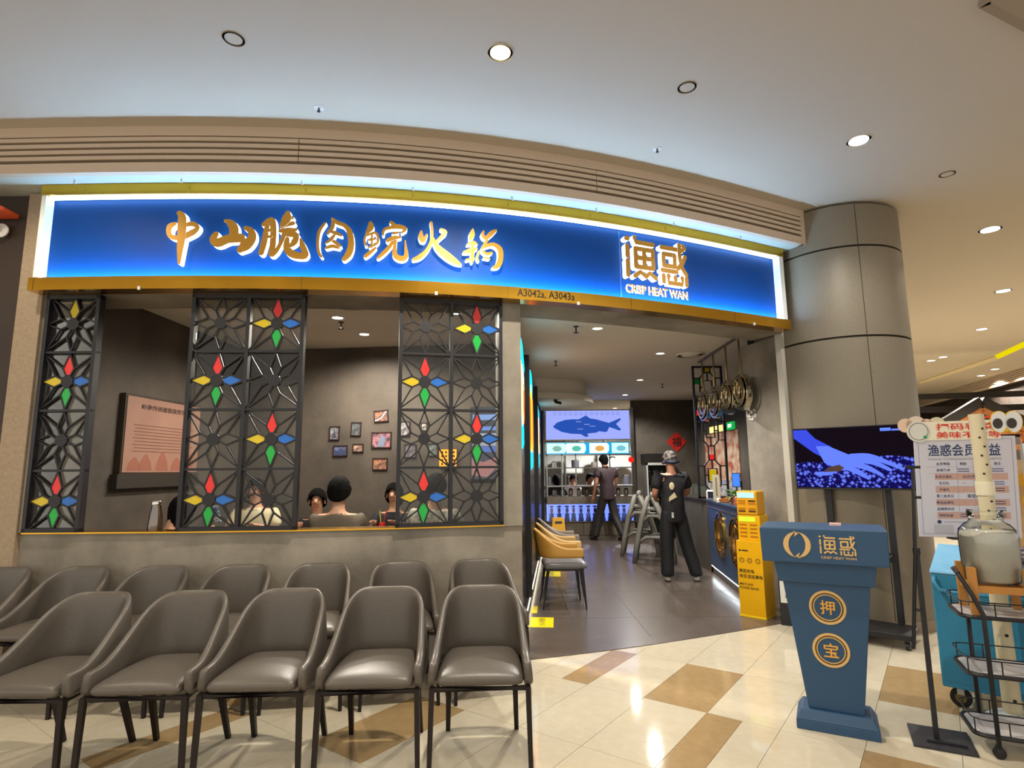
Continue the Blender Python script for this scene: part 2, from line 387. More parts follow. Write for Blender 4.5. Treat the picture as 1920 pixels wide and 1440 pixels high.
b = MB(); sweep(b, SL+.04, SR-.04, -.012, .03, 2.874, 2.880); b.build('led_strip', glow('led_bottom', '#a8d4ff', 75), sign)
for s in (SL+.03, -1.6, -.05, 1.05, 2.2):   # joints of the gold sheets
    b = MB(); sweep(b, s, s+.003, .058, .0765, 2.776, 2.871, n=1); b.build('sheet_joint', mat('gold_joint', '#6e5017', .5, .8), sign)
b = MB(); sweep(b, 1.02, 1.023, -.03, -.0285, 2.88, 3.51, n=1); b.build('board_joint', mat('board_joint', '#4f86c8', .4), sign)
STROKES = [[[(-2580,3300,29),(-2615,3281,46),(-2622,3236,38),(-2601,3198,37),(-2547,3187,40)],[(-2508,3285,29),(-2452,3300,40),(-2408,3275,33),(-2430,3239,46),(-2481,3209,49),(-2525,3185,40)],[(-2553,3386,40),(-2530,3357,59),(-2525,3281,68),(-2523,3183,62),(-2526,3093,47),(-2525,2989,22)]],[[(-2204,3327,22),(-2166,3308,55),(-2137,3267,70),(-2133,3195,70)],[(-2266,3217,44),(-2283,3179,59),(-2248,3149,73),(-2172,3180,70),(-2082,3188,73)],[(-2048,3269,33),(-2006,3242,53),(-1997,3185,66),(-2040,3132,88),(-2080,3094,51)]],[[(-1919,3296,29),(-1889,3320,37),(-1894,3247,40),(-1905,3157,46),(-1923,3072,43)],[(-1889,3323,37),(-1854,3332,49),(-1841,3248,46),(-1840,3150,46),(-1844,3064,49)],[(-1888,3247,25),(-1857,3256,25)],[(-1886,3198,25),(-1855,3204,25)],[(-1739,3396,37),(-1746,3353,70),(-1773,3301,46)],[(-1746,3365,44),(-1707,3357,29)],[(-1781,3281,29),(-1744,3302,37),(-1698,3313,34)],[(-1790,3248,29),(-1741,3258,37),(-1677,3261,29)],[(-1754,3224,37),(-1712,3228,53),(-1671,3213,46),(-1681,3161,46),(-1714,3129,29)],[(-1760,3224,37),(-1773,3174,31),(-1810,3089,31),(-1836,3051,22)],[(-1737,3186,38),(-1735,3115,53),(-1698,3070,60),(-1634,3053,53),(-1594,3062,47),(-1620,3136,44),(-1637,3189,15)]],[[(-1458,3323,17),(-1498,3257,25),(-1508,3170,22),(-1499,3092,22),(-1477,3051,19)],[(-1406,3361,19),(-1371,3331,33),(-1311,3307,33),(-1271,3251,44),(-1259,3151,47),(-1277,3079,50),(-1308,3038,36)],[(-1398,3340,28),(-1403,3289,30),(-1435,3237,19)],[(-1429,3259,19),(-1382,3247,30),(-1335,3227,19)],[(-1388,3225,22),(-1413,3188,25),(-1445,3161,14)],[(-1413,3195,22),(-1366,3161,28),(-1338,3141,17)],[(-1444,3123,22),(-1398,3139,30),(-1351,3126,19)]],[[(-1117,3339,30),(-1116,3302,50),(-1142,3258,25)],[(-1148,3243,14),(-1160,3199,17),(-1148,3156,19)],[(-1141,3236,17),(-1081,3261,22),(-1057,3218,19),(-1066,3175,19),(-1119,3143,19)],[(-1127,3198,17),(-1080,3211,17)],[(-1105,3245,17),(-1103,3144,17)],[(-1150,3067,28),(-1117,3097,30),(-1076,3138,19)],[(-962,3352,28),(-941,3335,33)],[(-1020,3247,17),(-1014,3286,22),(-974,3308,28),(-906,3322,39),(-851,3307,30),(-878,3275,17)],[(-946,3261,19),(-908,3272,19)],[(-985,3201,28),(-945,3225,36),(-891,3235,22)],[(-938,3211,25),(-971,3151,30),(-1023,3090,30),(-1056,3057,19)],[(-925,3211,22),(-930,3138,30),(-922,3081,42),(-874,3062,44),(-841,3086,36),(-846,3158,19),(-850,3209,11)]],[[(-727,3297,14),(-730,3253,42),(-713,3218,36),(-683,3271,14)],[(-575,3324,19),(-539,3304,30),(-574,3257,25),(-615,3210,19)],[(-652,3374,22),(-644,3303,22),(-650,3215,25),(-684,3139,28),(-738,3084,36),(-786,3060,22)],[(-637,3245,19),(-601,3174,47),(-531,3113,61),(-460,3066,47),(-411,3041,11)]],[[(-319,3346,14),(-326,3300,47),(-340,3254,19)],[(-232,3339,14),(-239,3305,28),(-214,3280,30),(-166,3327,39),(-129,3356,19)],[(-361,3215,17),(-318,3233,33),(-287,3221,17)],[(-390,3146,19),(-340,3164,39),(-290,3183,19)],[(-318,3226,22),(-321,3151,33),(-325,3069,19)],[(-368,3085,17),(-311,3104,17)],[(-268,3163,17),(-282,3110,17),(-272,3084,14)],[(-203,3263,22),(-224,3226,25),(-246,3187,17)],[(-232,3203,25),(-159,3232,33),(-100,3200,44),(-92,3126,44),(-112,3060,44),(-152,3038,22)],[(-243,3169,17),(-203,3146,28),(-166,3161,19)],[(-229,3114,14),(-185,3112,17)]]]
for ch in STROKES:
    b = MB()
    for k, st in enumerate(ch): b.stroke([(p[0]/1000, p[1]/1000, p[2]/1000) for p in st], -.03, .022+.0004*(k % 5), FMAP, 0, 1)
    b.build('brush_character', [gold_letter, white_glow], sign)
def rrect(x0, x1, y0, y1): return [(x0, y0), (x1, y0), (x1, y1), (x0, y1), (x0, y0)]
LOGO = [[(.15, .35), (.45, .3)], [(1.75, 0), (1.95, .75), (5.3, .8)], [(.3, 1.6), (.3, 3.3)], [(.3, 4.1), (.3, 6.5)],
        [(1.85, 1.85), (5.2, 1.85)], [(5.2, 1.85), (5.2, 4.9)], [(5.2, 4.9), (1.85, 4.9)], [(1.85, 4.9), (1.85, 1.85)], [(3.5, 1.85), (3.5, 4.9)], [(1.85, 3.35), (5.2, 3.35)],
        [(1.6, 6.5), (2.65, 5.75), (3.7, 6.4)], [(3.7, 6.4), (4.5, 5.75), (5.6, 6.5)],
        [(7.0, .9), (11.3, .9)], [(7.35, 2.0), (9.6, 2.0)], [(9.6, 2.0), (9.6, 4.0)], [(9.6, 4.0), (7.35, 4.0)], [(7.35, 4.0), (7.35, 2.0)], [(7.0, 4.85), (9.9, 4.85)],
        [(10.7, 0), (10.7, 2.4), (11.1, 4.1), (11.9, 5.1)], [(11.8, 2.0), (11.2, 3.2), (10.2, 4.2)], [(11.5, .15), (11.8, .5)],
        [(7.2, 5.75), (7.2, 6.8)], [(8.2, 5.7), (8.2, 6.9), (11.0, 6.9), (11.0, 5.8)], [(9.6, 5.8), (9.6, 6.2)], [(11.9, 5.75), (11.9, 6.9)]]
def logo(mb, fn, u0, v0, W, wd, w0, w1, mi=0, side=None):
    """two-character word mark; u0, v0 = upper left corner, W = total width"""
    k = W/12.1
    for n, st in enumerate(LOGO): mb.stroke([(u0+x*k, v0-y*k, wd) for x, y in st], w0, w1+.0002*(n % 4), fn, mi, side, sub=1)
b = MB(); logo(b, FMAP, 1.05, 3.45, .655, .044, -.03, .024, 0, 1); b.build('word_mark', [gold_letter, white_glow], sign)
V, F, tw, th = text_mesh('CRISP HEAT WAN', .012)
b = MB(); k = .66/tw
for p, w_ in ((0, .012),): b.add([FMAP(1.385+x*k, 2.985+y*k*1.25, w_) for x, y in V], F)
b.build('lettering', gold_letter, sign)
Vb, Fb, tw2, th2 = text_mesh('CRISP HEAT WAN', .035); b = MB(); b.add([FMAP(1.38+x*.67/tw2, 2.982+y*.67/tw2*1.25, .006) for x, y in Vb], Fb); b.build('letter_halo', white_glow, sign)
V, F, tw, th = text_mesh('A3042a, A3043a', .004); k = .49/tw
b = MB(); b.add([FMAP(.275+x*k, 2.825+y*k*1.15, .0775) for x, y in V], F); b.build('lettering', mat('ink_black', '#15120e', .6), sign)
for s in (-2.78, -.62+.0, .54, 2.43-.0):
    b = MB(); sweep(b, s, s+.02, .074, .085, 2.765, 2.79, n=1); b.build('clip', white_p, sign)
# ------------------------------------------------------------------ window screens with stained glass stars
pet = {'r': '#d62a24', 'y': '#c9b012', 'b': '#1b62b8', 'g': '#12a03c'}
petm = {k: mat('stained_glass_'+k, v, .25) for k, v in pet.items()}
pane_m = glass('screen_pane', '#f2f3f1', -.022)
def screen(s0, s1, ncol, colours, label):
    z0, z1 = 1.012, 2.772; nr = 4; W = s1-s0
    A = Vector(fp(s0, -.085)); B = Vector(fp(s1, -.085)); ang = math.atan2((B-A).y, (B-A).x); W = (B-A).length
    t = thing('window_screen', label, 'screen', (A.x, A.y, z0), ang, 'black lattice screens in the shop window'); H_ = z1-z0
    fr = MB(); g = .028
    fr.box(0, g, -.03, .03, 0, H_); fr.box(W-g, W, -.03, .03, 0, H_); fr.box(0, W, -.03, .03, 0, g); fr.box(0, W, -.03, .03, H_-g, H_)
    fr.build('frame', black, t)
    for i in range(1, ncol): boxpart('mullion', black, t, W*i/ncol-.014, W*i/ncol+.014, -.026, .026, 0, H_)
    for j in range(1, nr): boxpart('transom', black, t, 0, W, -.02, .02, H_*j/nr-.009, H_*j/nr+.009)
    MB().box(g, W-g, .012, .016, g, H_-g).build('glass_pane', pane_m, t)
    for i in range(ncol):
        for j in range(nr):
            cx_, cz = W*(i+.5)/ncol, H_*(nr-j-.5)/nr; hw, hh = W/ncol/2-.012, H_/nr/2-.008
            m_ = MB(); m_.lathe([(.046, -.012), (.046, .012)], 16); 
            m_.v = [(cx_+p[0], p[2], cz+p[1]) for p in m_.v]
            wd = .011
            tips = []
            for k in range(8):
                a = math.pi/2*0+k*math.pi/4
                if k % 2 == 0: tip = (math.cos(a)*hw, math.sin(a)*hh); side = .075; mid = .115
                else: tip = (math.copysign(hw, math.cos(a)), math.copysign(hh, math.sin(a))); side = .0; mid = .0
                tips.append((a, tip))
            def bar(p, q, ww=wd):
                d = Vector((q[0]-p[0], q[1]-p[1])); L = d.length; d /= L; n_ = Vector((-d.y, d.x))*ww/2
                P = [(p[0]+n_.x, p[1]+n_.y), (p[0]-n_.x, p[1]-n_.y), (q[0]-n_.x, q[1]-n_.y), (q[0]+n_.x, q[1]+n_.y)]
                m_.hexa([(cx_+x, -.008, cz+z) for x, z in P]+[(cx_+x, .008, cz+z) for x, z in P])
            for k in (0, 2, 4, 6):                 # four kites on the axes, whose shoulders also carry the corner points
                a, tip = tips[k]; d = Vector((math.cos(a), math.sin(a))); n_ = Vector((-d.y, d.x))
                for sg in (-1, 1):
                    sh = d*.097+n_*.042*sg; bar(d*.04+n_*.014*sg, sh); bar(sh, tip); bar(sh, tips[(k+sg) % 8][1])
            m_.build('star_bars', black, t)
            key = colours[j][i]
            for k, letter in ((0, 'b'), (2, 'r'), (4, 'y'), (6, 'g')):
                if key == 'all' or letter in key:
                    use = letter
                    if key == 'Y': continue
                    a, tip = tips[k]; d = Vector((math.cos(a), math.sin(a))); n_ = Vector((-d.y, d.x)); L = (hw if k % 4 == 0 else hh)
                    tip_w = [(d*.05+n_*.016), (d*.097+n_*.037), (d*(L*.93)), (d*.097-n_*.037), (d*.05-n_*.016)]
                    MB().prism([(cx_+p.x, cz+p.y) for p in tip_w], -.004, .004, FLAT).build('glass_petal', petm[use], t)
            if key == 'Y':
                d = Vector((0, 1)); n_ = Vector((-1, 0)); tip_w = [(d*.05+n_*.016), (d*.097+n_*.037), (d*hh*.93), (d*.097-n_*.037), (d*.05-n_*.016)]
                MB().prism([(cx_+p.x, cz+p.y) for p in tip_w], -.004, .004, FLAT).build('glass_petal', petm['y'], t)
    return t
screen(-3.565, -3.15, 1, [['Y'], ['all'], [''], ['all']], 'narrow black star lattice screen one panel wide beside the beige pier')
screen(-2.45, -1.6, 2, [['', 'all'], ['all', ''], ['', 'all'], ['all', '']], 'wide black star lattice screen in front of the framed poster')
screen(-.885, -.06, 2, [['', 'all'], ['all', ''], ['', 'all'], ['all', '']], 'wide black star lattice screen beside the pier of the entrance')
# ------------------------------------------------------------------ waiting chairs in grey leather
leather = mat('taupe_leather', '#59524a', .38, noise=(90, '#504942', 3, .3), bump=(160, .06))
legm = mat('dark_bronze_leg', '#231d1b', .4, .5)
def sm(t): t = max(0, min(1, t)); return t*t*(3-2*t)
def shell(th, wtop, front_z, back_z, seat_z, depth, halfw, lean, rise0=.12, rise1=.78, arm_drop=1.0):
    """U-shaped upholstered shell: plan path from the left front round the back to the right front"""
    path = []; n = 34; r = .15; yb = depth/2; yf = -depth/2
    L1 = (yb-r)-yf; La = math.pi/2*r; Lb = 2*(halfw-r); T = 2*L1+2*La+Lb
    for i in range(n+1):
        l = T*i/n
        if l < L1: x, y, nx, ny = -halfw, yf+l, -1, 0
        elif l < L1+La: a = (l-L1)/r; x, y = -halfw+r-r*math.cos(a), yb-r+r*math.sin(a); nx, ny = -math.cos(a), math.sin(a)
        elif l < L1+La+Lb: x, y = -halfw+r+(l-L1-La), yb; nx, ny = 0, 1
        elif l < L1+2*La+Lb: a = (l-L1-La-Lb)/r; x, y = halfw-r+r*math.sin(a), yb-r+r*math.cos(a); nx, ny = math.sin(a), math.cos(a)
        else: x, y, nx, ny = halfw, yb-r-(l-L1-2*La-Lb), 1, 0
        path.append((x, y, nx, ny, min(l, T-l)/(T/2)))
    V = []; F = []
    prof = [(1, 0), (1, .25), (1, .5), (1, .75), (1, .94), (.6, 1.0), (-.1, 1.0), (-.6, .96), (-.8, .75), (-.8, .5), (-.8, .25), (-.8, 0)]
    K = len(prof)
    for (x, y, nx, ny, q) in path:
        ht = front_z+(back_z-front_z)*sm((q-rise0)/(rise1-rise0)); lo = seat_z-.033
        for off, k in prof:
            z = lo+(ht-lo)*k; kz = max(0, (z-seat_z)/(back_z-seat_z)); s_ = 1-(1-wtop)*kz
            V.append(((x+nx*th*off*.5)*s_, (y+ny*th*off*.5)+lean*kz*sm((y-yf)/depth*1.2), z))
    for i in range(n):
        for k in range(K): F.append((i*K+k, i*K+(k+1) % K, (i+1)*K+(k+1) % K, (i+1)*K+k))
    F.append(tuple(range(K))); F.append(tuple(range(n*K+K-1, n*K-1, -1)))
    return MB().add(V, F)
def cushion(w, d, z0, z1, y0, bulge=.02, nx=8, ny=8, taper=.0, rb=.3):
    V = []; F = []
    def inset(a, n): t = a/n*2-1; return t
    for top in (1, 0):
        for i in range(nx+1):
            for j in range(ny+1):
                tx, ty = inset(i, nx), inset(j, ny); e = max(abs(tx), abs(ty)); ww = w*(1-taper*(ty+1)/2)
                kx = 1-.025*abs(ty)**6; ky = 1-.03*abs(tx)**6
                if ty > 0: kx *= math.sqrt(max(.05, 1-(ty*rb)**2*abs(tx)**2*6*rb))
                z = z1+bulge*(1-tx**2)*(1-ty**2)-.012*e**8 if top else z0+.003*e**8
                V.append((tx*ww/2*kx, y0+(ty+1)/2*d*ky, z))
    n1 = (nx+1)*(ny+1); idx = lambda t, i, j: t*n1+i*(ny+1)+j
    for i in range(nx):
        for j in range(ny):
            F.append((idx(0, i, j), idx(0, i+1, j), idx(0, i+1, j+1), idx(0, i, j+1))); F.append((idx(1, i, j), idx(1, i, j+1), idx(1, i+1, j+1), idx(1, i+1, j)))
    for i in range(nx):
        F.append((idx(0, i, 0), idx(1, i, 0), idx(1, i+1, 0), idx(0, i+1, 0))); F.append((idx(0, i, ny), idx(0, i+1, ny), idx(1, i+1, ny), idx(1, i, ny)))
    for j in range(ny):
        F.append((idx(0, 0, j), idx(0, 0, j+1), idx(1, 0, j+1), idx(1, 0, j))); F.append((idx(0, nx, j), idx(1, nx, j), idx(1, nx, j+1), idx(0, nx, j+1)))
    return MB().add(V, F)
def leather_chair(label, group):
    t = thing('waiting_chair', label, 'chair', (0, 0, 0), 0, group)
    shell(.046, .83, .53, .785, .455, .51, .228, .045).build('back_shell', leather, t, smooth=True, subsurf=1)
    cushion(.422, .49, .424, .485, -.268, .02, 8, 8, .04, .36).build('seat', leather, t, smooth=True, subsurf=1)
    fr = MB()
    fr.tube([(-.226, -.25, .418), (.226, -.25, .418), (.2, .2, .418), (-.2, .2, .418)], .011, 4, closed=True)
    fr.build('seat_frame', legm, t)
    for s_ in (-1, 1):
        MB().tube([(s_*.225, -.25, .424), (s_*.235, -.262, 0)], [.0125, .010], 4).build('leg', legm, t)
        MB().tube([(s_*.175, .17, .424), (s_*.19, .335, 0)], [.016, .0115], 4).build('leg', legm, t)
    return t
lf = 'grey leather armchair in the front waiting row, on the cream floor'
lb_ = 'grey leather armchair in the waiting row pushed against the low wall'
proto = leather_chair(lf, 'front waiting row')
fr_pos = [(-2.255, 3.045), (-1.735, 3.065), (-1.222, 3.095), (-.692, 3.12), (-.17, 3.15)]
bk_pos = [(-3.52, 3.985), (-2.98, 3.99), (-2.43, 3.995), (-1.87, 4.03), (-1.32, 4.095), (-.75, 4.195), (-.2, 4.315)]
for i, (x, y) in enumerate(fr_pos):
    o = proto if i == 0 else copy_tree(proto)
    o.location = (x, y, 0); o.rotation_euler = (0, 0, R((-1, 2.5, 2, 3, 2)[i]))
    o['label'] = 'grey leather armchair in the front waiting row, %s from the entrance end' % ('fifth', 'fourth', 'third', 'second', 'first')[i]
    if i == 4: o['label'] = 'grey leather armchair ending the front waiting row beside the shop entrance'
for i, (x, y) in enumerate(bk_pos):
    o = copy_tree(proto); o.location = (x, y-(.055, .055, .06, .075, .105, .15, .185)[i], 0); o.rotation_euler = (0, 0, math.atan(fdy(x))); o['label'] = 'grey leather armchair against the low wall, %s from the entrance pier' % ('seventh', 'sixth', 'fifth', 'fourth', 'third', 'second', 'first')[i]; o['group'] = 'waiting row against the wall'
    if i == 6: o['label'] = 'grey leather armchair against the low wall next to the entrance pier'
    if i == 0: o['label'] = 'grey leather armchair against the wall below the beige pier'
# --- three two-tone chairs along the neon partition inside
tan_l = mat('tan_leather', '#b08238', .45, bump=(120, .05)); seat_g = mat('grey_seat_leather', '#6c6a6c', .3)
def aisle_chair(label, m):
    t = thing('aisle_chair', label, 'chair', (0, 0, 0), 0, 'two-tone chairs along the neon partition')
    s_ = shell(.04, .95, .60, .80, .49, .44, .235, .05, .25, .8)
    s_.v = [(x, y, z+.06*max(0, 1-(z-.457)/.2)) for x, y, z in s_.v]
    s_.build('back_shell', m, t, smooth=True, subsurf=1)
    cushion(.47, .46, .40, .48, -.26, .03).build('seat', seat_g, t, smooth=True, subsurf=1)
    MB().box(-.2, .2, -.22, .17, .385, .405).build('seat_base', black, t)
    for sx in (-1, 1):
        MB().tube([(sx*.2, -.2, .4), (sx*.22, -.235, .005)], [.018, .009], 8).build('leg', black, t)
        MB().tube([(sx*.18, .15, .4), (sx*.2, .21, .005)], [.018, .009], 8).build('leg', black, t)
    return t
for k, (y, lb, m) in enumerate(((6.45, 'ochre backed chair with grey seat at the entrance end of the neon partition', tan_l),
                               (7.1, 'pale tan backed chair between the ochre chair and the brown backed one', mat('pale_tan_leather', '#c09a5e', .45)),
                               (7.75, 'taupe backed chair furthest into the aisle beside the neon partition', mat('taupe_back_leather', '#85776a', .45)))):
    o = aisle_chair(lb, m); o.location = (.50+.078*(y-6.4), y, .0); o.rotation_euler = (0, 0, R(92))
# ------------------------------------------------------------------ lectern
navy = mat('navy_lacquer', '#27496b', .5, noise=(50, '#24435f', 3, .3)); lgold = mat('pale_gold_paint', '#c9a568', .45)
orange_g = mat('gold_ink', '#d39c3e', .5)
lec = thing('lectern', 'navy blue lectern with gold fish emblem and two gold ring characters', 'lectern', (1.80, 3.49, 0), R(-28))
def frus(mb, w0, d0, z0, w1, d1, z1, y0=0, y1=0, mi=0):
    mb.hexa([(-w0/2, y0-d0/2, z0), (w0/2, y0-d0/2, z0), (w0/2, y0+d0/2, z0), (-w0/2, y0+d0/2, z0), (-w1/2, y1-d1/2, z1), (w1/2, y1-d1/2, z1), (w1/2, y1+d1/2, z1), (-w1/2, y1+d1/2, z1)], mi); return mb
b = MB(); frus(b, .40, .26, 0, .40, .26, .05); frus(b, .40, .26, .05, .34, .2, .1); b.build('base', navy, lec, bevel=.004)
frus(MB(), .27, .15, .1, .435, .24, .79).build('body', navy, lec, bevel=.004)
frus(MB(), .47, .29, .785, .51, .32, .905).build('collar', navy, lec, bevel=.004)
frus(MB(), .62, .40, .90, .63, .42, 1.09).build('desk_top', navy, lec, bevel=.006)
def lpl(z): return -.075-(z-.1)/.69*.045      # y of the sloping body front
BODY = lambda u, v, w: (u, lpl(v)-w, v)
DESK = lambda u, v, w: (u, -.2-.01*(v-.9)/.19-w, v)
def ring(mb, fn, cu, cv, r0, r1, w, n=40, mi=0, sq=1.0):
    V = []; 
    for i in range(n):
        a = 2*math.pi*i/n
        for r_ in (r0, r1): V.append(fn(cu+r_*math.cos(a), cv+r_*math.sin(a)*sq, w))
        for r_ in (r0, r1): V.append(fn(cu+r_*math.cos(a), cv+r_*math.sin(a)*sq, 0))
    F = []
    for i in range(n):
        a = i*4; c = ((i+1) % n)*4
        F += [(a, a+1, c+1, c), (a+2, a, c, c+2), (a+1, a+3, c+3, c+1)]
    mb.add(V, F, mi); return mb
for cz, ch in ((.655, '押'), (.425, '宝')):
    r = ring(MB(), BODY, .0, cz, .079, .092, .003); r.build('ring', lgold, lec)
    ring(MB(), BODY, .0, cz, .066, .071, .003).build('ring', lgold, lec); ring(MB(), BODY, 0, cz, .072, .078, .002).build('ring', mat('dark_gold_ring', '#5b3f16', .5), lec)
    lettering(ch, lec, orange_g, BODY, 0, cz, h=.076, depth=.003, bold=.014, name='character')
def fish(mb, fn, cu, cv, r, flip, w):
    out = []; inn = []
    for i in range(13):
        t = i/12; a = R(100 if not flip else -80)+t*R(165); th = r*.36*math.sin(math.pi*min(1, t*1.06+.02))**.7+.002
        out.append((cu+math.cos(a)*r, cv+math.sin(a)*r)); inn.append((cu+math.cos(a)*(r-th), cv+math.sin(a)*(r-th)))
    mb.prism(out+inn[::-1], 0, w, fn)
    for k, a0 in ((0, 1), (12, -1)):
        pass
    a = R(100 if not flip else -80)+R(168); p = (cu+math.cos(a)*r*.88, cv+math.sin(a)*r*.88); d = (-math.sin(a), math.cos(a)); n_ = (math.cos(a), math.sin(a))
    mb.prism([(p[0]-d[0]*r*.12, p[1]-d[1]*r*.12), (p[0]+d[0]*r*.25+n_[0]*r*.22, p[1]+d[1]*r*.25+n_[1]*r*.22), (p[0]+d[0]*r*.1, p[1]+d[1]*r*.1), (p[0]+d[0]*r*.2-n_[0]*r*.28, p[1]+d[1]*r*.2-n_[1]*r*.28)], 0, w, fn)
b = MB(); fish(b, DESK, -.125, 1.0, .07, False, .003); fish(b, DESK, -.125, 1.0, .07, True, .003); b.build('fish_emblem', lgold, lec)
b = MB(); logo(b, DESK, -.012, 1.055, .172, .0085, 0, .003); b.build('word_mark', lgold, lec)
lettering('CRISP HEAT WAN', lec, lgold, DESK, .075, .938, w=.17, h=.014, depth=.003, bold=.01)
t = thing('paper_slip', 'small pale pink slip of paper lying on the lectern top', 'paper', (1.9, 3.52, 1.09), R(-28)); MB().box(-.03, .03, -.03, .03, 0, .012).build('slip', mat('pink_paper', '#d8b0a8', .7), t)
# ------------------------------------------------------------------ television on a wheeled stand
tv = thing('television_stand', 'television showing a blue picture of a hand on ice, on a black wheeled stand', 'television', (3.04, 5.22, 0), R(-41.3))
boxpart('screen_housing', black, tv, -.495, .495, -.02, .035, 1.23, 1.79, bevel=.004)
TVP = lambda u, v, w: (u, -.0205-w, v)
b = MB(); b.prism([(-.485, 1.245), (.485, 1.245), (.485, 1.782), (-.485, 1.782)], 0, .001, TVP); pic = b.build('picture', glow('tv_dark', '#140c14', 1.0), tv)
def ice_mat():
    m = bpy.data.materials.new('tv_ice'); m.use_nodes = True; nt = m.node_tree; nt.nodes.clear()
    tc = nt.nodes.new('ShaderNodeTexCoord'); v = nt.nodes.new('ShaderNodeTexVoronoi'); v.inputs['Scale'].default_value = 32; v.distance = 'MANHATTAN'; v.feature = 'F1'
    r = nt.nodes.new('ShaderNodeValToRGB'); r.color_ramp.elements[0].color = C('#6a7cff'); r.color_ramp.elements[1].color = C('#100c4a'); r.color_ramp.elements[0].position = .2; r.color_ramp.elements[1].position = .75
    n = nt.nodes.new('ShaderNodeTexNoise'); n.inputs['Scale'].default_value = 12
    e = nt.nodes.new('ShaderNodeEmission'); e.inputs[1].default_value = 1.15; o = nt.nodes.new('ShaderNodeOutputMaterial')
    nt.links.new(tc.outputs['Object'], n.inputs['Vector']); nt.links.new(n.outputs['Color'], v.inputs['Vector']); nt.links.new(tc.outputs['Object'], v.inputs['Vector'])
    nt.links.new(v.outputs['Distance'], r.inputs['Fac']); nt.links.new(r.outputs['Color'], e.inputs[0]); nt.links.new(e.outputs[0], o.inputs[0]); return m
top = [(.485, 1.50), (.40, 1.51), (.32, 1.52), (.22, 1.525), (.1, 1.49), (-.05, 1.52), (-.12, 1.50), (-.25, 1.47), (-.4, 1.48), (-.485, 1.46)]
b = MB(); b.prism([(-.485, 1.25), (.485, 1.25)]+top, 0, .0014, TVP); b.build('ice_image', ice_mat(), pic)
b = MB()
b.prism([(-.485, 1.775), (-.37, 1.775), (-.30, 1.69), (-.17, 1.61), (-.22, 1.50), (-.32, 1.56), (-.485, 1.70)], 0, .0020, TVP); b.build('sleeve_image', glow('tv_sleeve', '#3a4ad8', 1.0), pic)
b = MB(); b.prism([(-.30, 1.62), (-.2, 1.62), (-.05, 1.545), (.03, 1.50), (.0, 1.40), (-.12, 1.40), (-.24, 1.47)], 0, .0022, TVP)
for st_ in ([(-.02, 1.52, .05), (.12, 1.52, .045), (.26, 1.46, .035), (.36, 1.41, .02)], [(0, 1.49, .05), (.14, 1.47, .045), (.27, 1.40, .025)], [(-.02, 1.46, .05), (.1, 1.42, .045), (.2, 1.36, .025)], [(-.06, 1.43, .05), (.03, 1.38, .045), (.1, 1.33, .025)], [(-.15, 1.43, .05), (-.2, 1.38, .045), (-.31, 1.37, .03)]): b.stroke(st_, 0, .0024, TVP)
b.build('hand_image', glow('tv_hand', '#5a72ff', 1.2), pic)
b = MB(); b.prism([(-.26, 1.385), (-.12, 1.39), (-.08, 1.42), (-.12, 1.45), (-.2, 1.43)], 0, .0026, TVP); b.build('ice_image', glow('tv_brown', '#5a4438', .8), pic)
for j, (u0, u1) in enumerate(((.22, .30), (.305, .42))): b = MB(); b.prism([(u0, 1.735), (u1, 1.735), (u1, 1.75+.012*(1-j)), (u0, 1.75+.012*(1-j))], 0, .0018, TVP); b.build('caption', glow('tv_caption', '#5d7bff', 1.2), pic)
for x in (-.245, .225): boxpart('pole', black, tv, x-.026, x+.026, .04, .08, .13, 1.66)
boxpart('crossbar', black, tv, -.26, .25, .045, .075, .62, .66); boxpart('crossbar', black, tv, -.26, .25, .036, .05, 1.4, 1.5)
boxpart('shelf', black, tv, -.24, .22, -.16, .08, .68, .695)
for x in (-.245, .225): boxpart('brace', black, tv, x-.02, x+.02, .03, .06, .1, .7, M=Matrix.Translation((0, .0, 0)))
boxpart('base', black, tv, -.36, .34, -.3, .085, .075, .12, bevel=.006)
for x in (-.32, .3):
    for y in (-.26, .04):
        c = MB(); c.lathe([(.03, -.012), (.03, .012)], 14); c.v = [(x+p[2], y+p[1], .03+p[0]) for p in c.v]; c.build('castor', black, tv, smooth=False)
        boxpart('castor_fork', darkgrey, tv, x-.018, x+.018, y-.012, y+.012, .03, .076)
# ------------------------------------------------------------------ yellow power bank cabinet
yel = mat('yellow_lacquer', '#e0a806', .35); yel2 = mat('deep_yellow_lacquer', '#d79a0a', .4)
pb = thing('power_bank_cabinet', 'tall yellow power bank rental cabinet in three tiers beside the entrance', 'rental cabinet', (2.385, 5.945, 0), R(-44))
boxpart('pedestal', yel, pb, -.125, .125, -.125, .125, 0, .72, bevel=.004)
boxpart('foot_strip', mat('bright_yellow', '#f7d21a', .3), pb, -.127, .127, -.13, .13, 0, .02)
boxpart('middle_unit', yel, pb, -.105, .115, -.1, .115, .72, .965, bevel=.006)
boxpart('top_unit', yel2, pb, -.105, .1, -.105, .1, .965, 1.2, bevel=.015)
PB0 = lambda u, v, w: (u, -.126-w, v); PB1 = lambda u, v, w: (u, -.101-w, v); PB2 = lambda u, v, w: (u, -.106-w, v)
def rect(mb, fn, u0, u1, v0, v1, w): mb.prism([(u0, v0), (u1, v0), (u1, v1), (u0, v1)], 0, w, fn); return mb
rect(MB(), PB2, -.09, .075, 1.135, 1.185, .002).build('display', glow('lcd_cyan', '#a9ecff', 1.3), pb)
rect(MB(), PB1, -.09, .07, .905, .95, .002).build('display', glow('lcd_lime', '#d7f23a', 1.1), pb)
slot_m = mat('slot_orange', '#b4670c', .4); slot_d = mat('slot_dark', '#3a1b10', .5)
